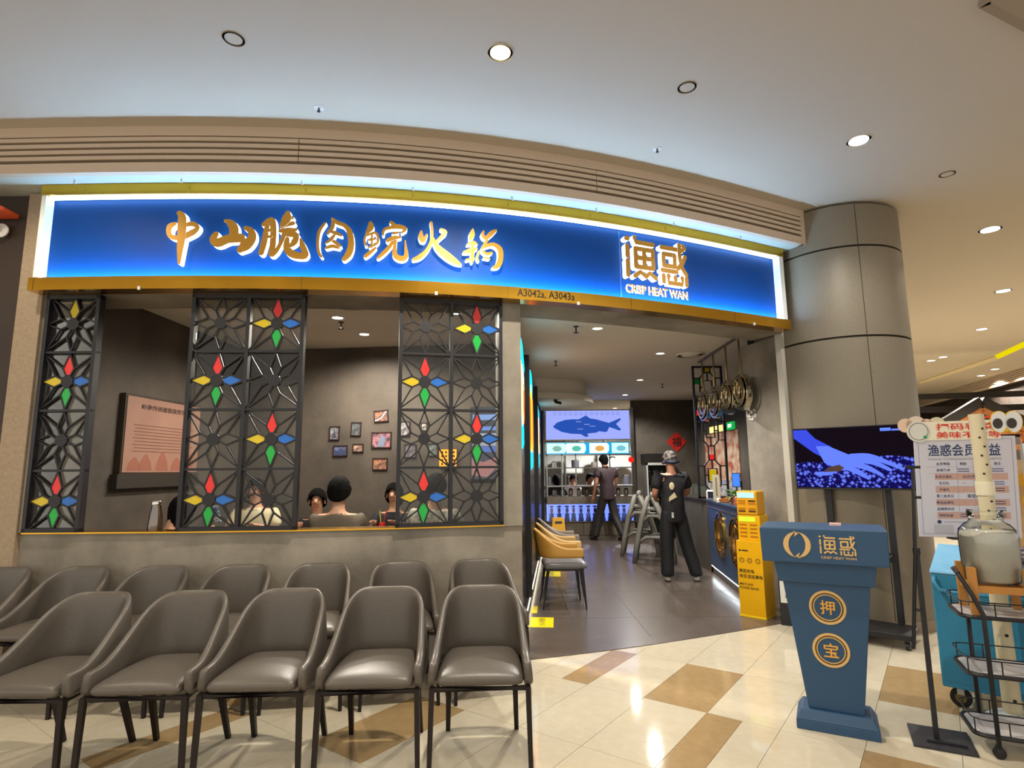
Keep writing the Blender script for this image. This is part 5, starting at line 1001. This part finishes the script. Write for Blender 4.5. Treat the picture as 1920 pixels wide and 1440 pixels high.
def person(label, loc, rz, arms, legs, trunk, head_tilt=(0, 0), shirt=None, trousers=None, shoes=None, hair='short', skin=None, sleeve=.5, shirt_inf=.024, wide=.0, extras=None, seated=False):
    """trunk: pelvis, belly, chest, neck points; arms/legs: [(shoulder..), elbow, wrist, hand direction]; facing local -y"""
    t = thing('person', label, 'person', loc, rz); sk = skin or skin_m
    pel, bel, che, nek = [Vector(p) for p in trunk]
    hd = nek+Vector((head_tilt[0], head_tilt[1], .055)); hc_ = hd+Vector((head_tilt[0]*.8, head_tilt[1]*.8-.012, .075))
    J = {'pel': (*pel, (.13, .10)), 'bel': (*bel, (.125, .095)), 'che': (*che, (.15, .105)), 'nb': (*(nek-Vector((0, 0, .03))), .062), 'nk': (*nek, .056), 'hd0': (*hd, (.062, .07)), 'hd1': (*hc_, (.076, .092)), 'hd2': (*(hc_+Vector((0, .012, .075))), (.062, .07)), 'ns': (hc_.x, hc_.y-.098, hc_.z-.012, .013)}
    E_ = [('pel', 'bel'), ('bel', 'che'), ('che', 'nb'), ('nb', 'nk'), ('nk', 'hd0'), ('hd0', 'hd1'), ('hd1', 'hd2'), ('hd1', 'ns')]
    for s_, (sh, el, wr, hdn) in zip('lr', arms):
        sh, el, wr, hdn = Vector(sh), Vector(el), Vector(wr), Vector(hdn).normalized(); pm = wr+hdn*.07
        J.update({s_+'s': (*sh, .058), s_+'e': (*el, .040), s_+'w': (*wr, .027), s_+'p': (*pm, (.034, .018))}); E_ += [('che', s_+'s'), (s_+'s', s_+'e'), (s_+'e', s_+'w'), (s_+'w', s_+'p')]
        side = hdn.cross(Vector((0, 1, 0))).normalized() if abs(hdn.y) < .9 else Vector((1, 0, 0)); nrm = hdn.cross(side)
        for k, (off, L) in enumerate(((-.027, .065), (-.009, .078), (.009, .073), (.027, .055))):
            a = pm+side*off+hdn*.03; b_ = a+hdn*L*.5+nrm*.004; c = b_+hdn*L*.4+nrm*.02
            J.update({'%sf%da' % (s_, k): (*a, .0095), '%sf%db' % (s_, k): (*b_, .0088), '%sf%dc' % (s_, k): (*c, .0075)}); E_ += [(s_+'p', '%sf%da' % (s_, k)), ('%sf%da' % (s_, k), '%sf%db' % (s_, k)), ('%sf%db' % (s_, k), '%sf%dc' % (s_, k))]
        a = wr+hdn*.035-side*.034; b_ = a+hdn*.03-side*.02+nrm*.012; J.update({s_+'ta': (*a, .0105), s_+'tb': (*b_, .009)}); E_ += [(s_+'w', s_+'ta'), (s_+'ta', s_+'tb')]
    for s_, (hp, kn, an, toe) in zip('lr', legs):
        J.update({s_+'h': (*hp, .088), s_+'k': (*kn, .056), s_+'a': (*an, .038), s_+'t': (*toe, (.036, .025))}); E_ += [('pel', s_+'h'), (s_+'h', s_+'k'), (s_+'k', s_+'a'), (s_+'a', s_+'t')]
    skin_mesh(J, E_, 'pel', sk, 'body', t)
    if shirt:
        i_ = shirt_inf; K = {'hem': (*(pel+Vector((0, 0, -.13 if not seated else .02))), (.14+i_, .115+i_)), 'pel': (*(pel+Vector((0, 0, .03 if not seated else .06))), (.135+i_, .105+i_)), 'bel': (*bel, (.128+i_, .10+i_)), 'che': (*che, (.155+i_, .108+i_)), 'uc': (*che.lerp(nek, .55), (.125, .095)), 'nb': (*(nek-Vector((0, 0, .025))), .078)}
        EE = [('hem', 'pel'), ('pel', 'bel'), ('bel', 'che'), ('che', 'uc'), ('uc', 'nb')]
        for s_, (sh, el, wr, hdn) in zip('lr', arms):
            sh, el, wr = Vector(sh), Vector(el), Vector(wr); k = min(sleeve, 1); e1 = sh.lerp(el, min(1, k*1.0)); K.update({s_+'s': (*sh, .06+i_*.8), s_+'e': (*e1, .05+i_*.8)}); EE += [('che', s_+'s'), (s_+'s', s_+'e')]
            if sleeve > 1: K[s_+'w'] = (*el.lerp(wr, sleeve-1), .036+i_*.5); EE += [(s_+'e', s_+'w')]
        skin_mesh(K, EE, 'pel', shirt, 'shirt', t)
    if trousers:
        K = {'pel': (*pel, (.15, .122)), 'top': (*(pel+Vector((0, 0, .1))), (.145, .115))}; EE = [('pel', 'top')]
        for s_, (hp, kn, an, toe) in zip('lr', legs): K.update({s_+'h': (*hp, .105), s_+'k': (*kn, .07+wide*.6), s_+'a': (*(Vector(an)+Vector((0, 0, .03))), .052+wide), s_+'b': (*(Vector(an)+Vector((0, 0, -.035))), .056+wide)}); EE += [('pel', s_+'h'), (s_+'h', s_+'k'), (s_+'k', s_+'a'), (s_+'a', s_+'b')]
        skin_mesh(K, EE, 'pel', trousers, 'trousers', t)
    if shoes:
        for (hp, kn, an, toe) in legs:
            an, toe = Vector(an), Vector(toe); d = (toe-an); d.z = 0; d.normalize(); K = {'a': (an.x-d.x*.04, an.y-d.y*.04, .04, (.04, .036)), 'b': (an.x+d.x*.08, an.y+d.y*.08, .037, (.042, .034)), 'c': (an.x+d.x*.18, an.y+d.y*.18, .03, (.036, .026))}
            skin_mesh(K, [('a', 'b'), ('b', 'c')], 'a', shoes, 'shoe', t, 1)
    for sx in (-1, 1):
        MB().ball((hc_.x+sx*.032, hc_.y-.083, hc_.z+.012), (.011, .009, .008), 8).build('eye', mat('eye_dark', '#1c1512', .3), t, smooth=True); MB().ball((hc_.x+sx*.079, hc_.y+.008, hc_.z-.01), (.012, .02, .03), 8).build('ear', sk, t, smooth=True)
    MB().ball((hc_.x, hc_.y-.083, hc_.z-.05), (.024, .008, .007), 8).build('mouth', mat('lip', '#8a4a42', .5), t, smooth=True)
    hb = MB(); n, k2 = 20, 10; V = []; F = []                # hair: cap whose lower edge is high at the brow and low at the nape
    low = {'short': -.085, 'long': -.26, 'bob': -.13, 'cap': -.03}[hair]; hr_ = random.Random(int(loc[0]*1000))
    for i in range(k2+1):
        for j in range(n):
            a = 2*math.pi*j/n; back = (math.sin(a)+1)/2; zmin = .062+(low-.062)*back**.85; q = i/k2
            z = .122*(1-q)+zmin*q if q < 1 else zmin; rr = math.sqrt(max(0, 1-(max(z, 0)/.126)**2)); rr = max(rr, .02 if i == 0 else rr); rr *= 1-max(0, -z)*(1.6 if low > -.1 else .3); rr *= 1+(hr_.uniform(-.05, .06) if hair != 'cap' else 0)
            V.append((hc_.x+.091*rr*math.cos(a), hc_.y+.008+.106*rr*math.sin(a), hc_.z+z))
    for i in range(k2):
        for j in range(n): F.append((i*n+j, i*n+(j+1) % n, (i+1)*n+(j+1) % n, (i+1)*n+j))
    F.append(tuple(range(n))); hb.add(V, F); ho = hb.build('hair', hair_m if hair != 'cap' else mat('dark_camouflage_cap', '#1b1717', .6, noise=(26, '#6a605a', 2, .03)), t, smooth=True)
    sd = ho.modifiers.new('thick', 'SOLIDIFY'); sd.thickness = .007; sd.offset = 1
    if extras: extras(t, hc_)
    return t
navy_t = mat('black_uniform', '#17161a', .75, bump=(80, .1)); choc = mat('dark_plum_polo', '#3a2b30', .75, bump=(80, .1)); charc = mat('charcoal_trousers', '#2a2624', .6)
# waiter in black, seen from behind, arms held in front
def wx(t, hc_):
    b = MB(); b.ball((0, 0, 0), (.035, .006, .05), 10); q = b.build('back_print', mat('cream_print', '#d8cba0', .6), t); q.location = (.06, .142, 1.20)
    b = MB(); b.prism([(-.05, 0), (.06, -.05), (.05, .0), (-.02, .06)], 0, .004, FLAT); q = b.build('back_print', MATS['cream_print'], t); q.location = (.05, .146, 1.06)
    boxpart('pocket_tag', white_p, t, .05, .075, .128, .135, .80, .87)
    MB().ball((hc_.x+.055, hc_.y-.07, hc_.z-.03), (.03, .02, .025), 8).build('mask_edge', mat('mask_navy', '#1c2440', .6), t, smooth=True)
    MB().tube([(hc_.x-.09, hc_.y+.06, hc_.z-.015), (hc_.x, hc_.y+.122, hc_.z-.03), (hc_.x+.09, hc_.y+.06, hc_.z-.015)], .022, 8).build('cap_band', MATS['mask_navy'], t, smooth=True)
person('waiter in black uniform and patterned cap seen from behind in the aisle', (2.08, 7.72, .005), R(187), [((-.18, .0, 1.33), (-.24, -.06, 1.10), (-.15, -.22, 1.06), (.5, -.8, .2)), ((.18, .0, 1.33), (.235, -.02, 1.09), (.15, -.18, .99), (-.4, -.8, .3))],
       [((-.09, 0, .80), (-.15, .02, .45), (-.24, .07, .09), (-.30, -.09, .03)), ((.09, 0, .80), (.11, .01, .44), (.12, .02, .09), (.07, -.14, .03))],
       [(0, 0, .86), (0, 0, 1.02), (0, .0, 1.22), (0, -.01, 1.40)], (0, -.01), navy_t, mat('black_wide_trousers', '#101013', .7), mat('white_sneaker', '#c9c3b4', .5), 'cap', None, .75, .03, .035, wx)
# man walking, back turned, by the kitchen
def mx(t, hc_):
    MB().tube([(-.06, -.045, 1.47), (0, .07, 1.485), (.06, -.045, 1.47)], .016, 8).build('collar', mat('tan_collar', '#b88a66', .7), t, smooth=True)
person('man in a plum polo shirt walking past the kitchen window', (1.92, 12.08, .005), R(200), [((-.19, 0, 1.40), (-.25, -.02, 1.14), (-.2, -.16, .98), (.2, -.5, -.8)), ((.19, 0, 1.40), (.27, .04, 1.13), (.28, -.06, .90), (0, -.3, -1))],
       [((-.09, 0, .86), (-.13, .04, .48), (-.19, .24, .12), (-.2, .10, .03)), ((.09, 0, .86), (.14, -.1, .47), (.22, -.12, .09), (.24, -.27, .03))],
       [(0, .02, .93), (0, .01, 1.09), (0, -.02, 1.29), (0, -.06, 1.47)], (0, -.02), choc, charc, mat('dark_shoe', '#1a1416', .4), 'short', None, .62, .03, .03, mx)
# diners seated behind the window
seat_legs = [((-.09, -.02, .52), (-.1, -.42, .5), (-.1, -.40, .09), (-.1, -.52, .03)), ((.09, -.02, .52), (.1, -.42, .5), (.1, -.40, .09), (.1, -.52, .03))]
def diner(label, x, y, rz, top, shirt, hair, sk, sleeve=.6, tilt=(0, -.01), arms=None, extras=None, word=''):
    d = top-1.37; tr_ = [(0, 0, .56+d*.3), (0, .0, .72+d*.5), (0, -.02, .92+d), (0, -.03, 1.115+d)]
    ar = arms or [((-.19, -.01, 1.02+d), (-.235, -.09, max(.82+d, .80)), (-.12, -.3, .90), (.2, -1, .12)), ((.19, -.01, 1.02+d), (.235, -.09, max(.82+d, .80)), (.12, -.3, .90), (-.2, -1, .12))]
    p = person(label, (x, y, .005), rz, ar, seat_legs, tr_, tilt, shirt, charc, MATS['dark_shoe'], hair, sk, sleeve, .022, .01, extras, True)
    s_ = thing('dining_stool', 'dark dining stool under the diner in %s' % word, 'stool', (x, y, .005), rz, 'dining stools'); zs = .415+min(0, d)*.3; boxpart('seat', black, s_, -.18, .18, -.16, .2, zs-.035, zs)
    for sx in (-.15, .15):
        for sy in (-.13, .17): MB().tube([(sx*.9, sy*.9, zs-.03), (sx, sy, 0)], .014, 6).build('leg', black, s_)
    return p
diner('short haired diner in a grey brown tee with back to the window', -1.46, 4.93, R(184), 1.385, mat('grey_brown_tee', '#5b5144', .85, bump=(60, .08)), 'short', skin_p, word='the grey brown tee')
diner('dark haired diner in a striped white shirt beside the entrance pier', -.70, 5.22, R(165), 1.40, mat('striped_white_shirt', '#b9b4a6', .8, noise=(22, '#8e897c', 1, .08)), 'short', skin_p, .9, word='the striped white shirt')
diner('woman in a cream shirt facing the window behind the lattice', -2.70, 6.24, R(4), 1.36, mat('cream_shirt', '#e0d6b8', .8, noise=(6, '#cfc39f', 3, .2)), 'bob', skin_p, .8, word='the cream shirt')
diner('long haired diner bent over a phone behind the lattice screen', -2.90, 5.02, R(150), 1.24, mat('tan_blouse', '#8a6a45', .8), 'long', skin_p, 1.4, (.0, -.04), word='tan with long hair')
diner('diner in black facing the window beside the lattice screen', -1.26, 6.35, R(-5), 1.30, mat('black_top', '#1a191c', .8), 'bob', skin_p, 1.5, word='black by the lattice')
diner('diner in black mostly hidden behind the grey brown tee', -2.04, 6.2, R(8), 1.25, MATS['black_top'], 'short', skin_p, 1.5, word='black behind the brown tee')
t = thing('phone', 'phone in a white and blue patterned case held above the table', 'phone', (-2.66, 5.36, .99), R(160)); boxpart('case', mat('phone_case', '#c9d4e0', .4, noise=(40, '#2c5a98', 1, .05)), t, -.04, .04, -.005, .005, 0, .15, bevel=.004, M=Matrix.Rotation(R(-20), 4, 'X'))
# kitchen staff seen through the pass
def cook(label, x, y, rz, top, shirt, hair):
    d = top-1.62; person(label, (x, y, .005), rz, [((-.18, 0, 1.30+d), (-.2, -.08, 1.08+d), (-.1, -.3, 1.03+d), (.3, -1, 0)), ((.18, 0, 1.30+d), (.2, -.08, 1.08+d), (.1, -.3, 1.03+d), (-.3, -1, 0))], [((-.09, 0, .80), (-.1, 0, .45), (-.1, 0, .09), (-.1, -.13, .03)), ((.09, 0, .80), (.1, 0, .45), (.1, 0, .09), (.1, -.13, .03))], [(0, 0, .86), (0, 0, 1.02), (0, 0, 1.20+d), (0, 0, 1.38+d)], (0, -.02), shirt, charc, MATS['dark_shoe'], hair, skin_m, .8)
cook('cook with black hair tied back at the partition end of the kitchen', 1.0, 13.42, R(185), 1.30, MATS['black_top'], 'bob'); cook('cook in white sleeves bending at the middle of the kitchen pass', 1.44, 14.12, R(20), 1.30, white_p, 'short'); cook('cook in olive leaning over the kitchen pass beside the window post', 1.74, 13.45, R(35), 1.32, mat('olive_shirt', '#4a4428', .8), 'short')
# ------------------------------------------------------------------ ceiling downlights and fittings
trim_w = mat('downlight_trim', '#cfc8bb', .4)
def downlight(name, x, y, z, r, power, colr, strength, label, group, spot=115, ghex='#fff6e6', lname='lamp_light'):
    t = thing(name, label, 'downlight', (x, y, z), 0, group)
    MB().lathe([(r*1.25, -.008), (r*1.25, 0), (r, 0), (r, -.008)], 24, cap=False).build('trim_ring', trim_w, t)
    MB().lathe([(r, -.004), (r, -.001)], 24).build('lamp_face', glow('lamp_face_'+ghex.strip('#')+str(strength), ghex, strength), t)
    if power: light('SPOT', (0, 0, -.03), power, colr, .05, spot=spot, blend=.5, parent=t, name=lname)
    return t
WARM = (1, .91, .78); COOL = (.86, .93, 1)
for (x, y, r, pw, c, g, lb) in ((-.054, 3.227, .062, 300, (1, .91, .76), '#ffe2a0', 'warm yellow downlight in the concourse ceiling over the grey chairs'),
                                (2.732, 4.232, .07, 85, (1, .97, .93), '#ffffff', 'white oval downlight in the ceiling near the round column')):
    downlight('downlight', x, y, CEIL, r, pw, c, 9, lb, 'concourse downlights', 140, g)
for (x, y) in ((5.19, 5.99), (7.2, 8.23), (8.8, 10.63), (10.1, 13.4), (12.8, 15.2), (10.15, 13.86), (13.3, 16.3)):
    downlight('downlight', x, y, CEIL, .085, 120 if x < 6 else 750, (1, .93, .82), 7, 'white downlight in the concourse ceiling beyond the column', 'downlights beyond the column', 140, '#ffffff')
for (x, y, wd) in ((-1.624, 3.093, 'above the chairs'), (1.191, 3.57, 'between the warm and the white downlight'), (3.826, 4.773, 'beyond the white downlight')):
    t = thing('speaker_grille', 'flush round ceiling ring with no light, '+wd, 'ceiling ring', (x, y, CEIL), 0, 'unlit ceiling rings')
    MB().lathe([(.062, -.006), (.062, 0), (.05, 0), (.05, -.006)], 24, cap=False).build('trim_ring', mat('ring_grey', '#8f8676', .5), t); MB().lathe([(.05, -.003), (.05, 0)], 24).build('cover', ceil_m, t)
for (x, y) in ((-1.341, 3.761), (1.177, 4.329)):
    t = thing('sprinkler_head', 'small recessed sprinkler in the concourse ceiling by the fascia', 'sprinkler', (x, y, CEIL), 0, 'concourse sprinklers')
    MB().lathe([(.035, -.004), (.035, 0)], 16).build('escutcheon', white_p, t); MB().lathe([(.004, -.03), (.012, -.03), (.012, -.025), (.006, -.02), (.006, 0)], 10).build('deflector', darkgrey, t)
for (x, y, wd) in ((.917, 6.059, 'just inside the entrance'), (1.939, 7.453, 'over the waiter'), (2.169, 9.739, 'over the high chairs'), (2.296, 11.728, 'next to the kitchen')):
    downlight('downlight', x, y, ICEIL, .05, 200, (1, .96, .88), 9, 'round downlight in the aisle ceiling '+wd, 'aisle downlights', 150)
for (x, y) in ((-1.701, 5.532), (-1.617, 6.235), (-.53, 5.39)):
    downlight('downlight', x, y, ICEIL, .05, 125, WARM, 9, 'round downlight in the ceiling of the dining room', 'dining room downlights', 165)
for (x, y, lb) in ((.68, 5.981, 'aisle'), (.611, 7.955, 'aisle'), (2.682, 10.265, 'aisle'), (-1.72, 5.72, 'dining room')):
    t = thing('sprinkler_head', 'dark pendent sprinkler under the %s ceiling' % lb, 'sprinkler', (x, y, ICEIL), 0, 'interior sprinklers %s' % lb)
    MB().lathe([(.03, -.004), (.03, 0)], 12).build('escutcheon', darkgrey, t); MB().lathe([(.028, -.07), (.028, -.066), (.007, -.06), (.007, 0)], 12).build('deflector', darkgrey, t)
# the same row and field of concourse downlights goes on outside the picture, left of and behind the camera
for (x, y, pw) in ((-2.6, 1.2, 90), (.2, .6, 90), (-3.4, 3.15, 90)):
    downlight('downlight_offscreen', x, y, CEIL, .07, pw, (1, .86, .66), 9, 'warm downlight in the concourse ceiling away from the shop', 'downlights away from the shop', 140, lname='concourse_downlight_offscreen')
# the one lamp seen over the fish lightbox lights the kitchen
downlight('downlight', 2.54, 14.33, ICEIL, .05, 900, (.95, .97, 1), 9, 'white downlight in the kitchen ceiling over the fish lightbox', 'kitchen downlight', 150, '#ffffff')

for (x, y, wd) in ((2.36, 7.55, 'aisle ceiling beside the ring signs'), (-1.45, 5.05, 'dining room ceiling near the window')):
    t = thing('ceiling_diffuser', 'white round air diffuser in the '+wd, 'air diffuser', (x, y, ICEIL)); MB().lathe([(.17, -.02), (.19, 0), (.13, 0), (.12, -.012)], 28, cap=False).build('outer_ring', ceil_in, t, smooth=True); MB().lathe([(.0, -.03), (.09, -.026), (.11, -.012), (.11, 0)], 28).build('inner_cone', ceil_in, t, smooth=True)
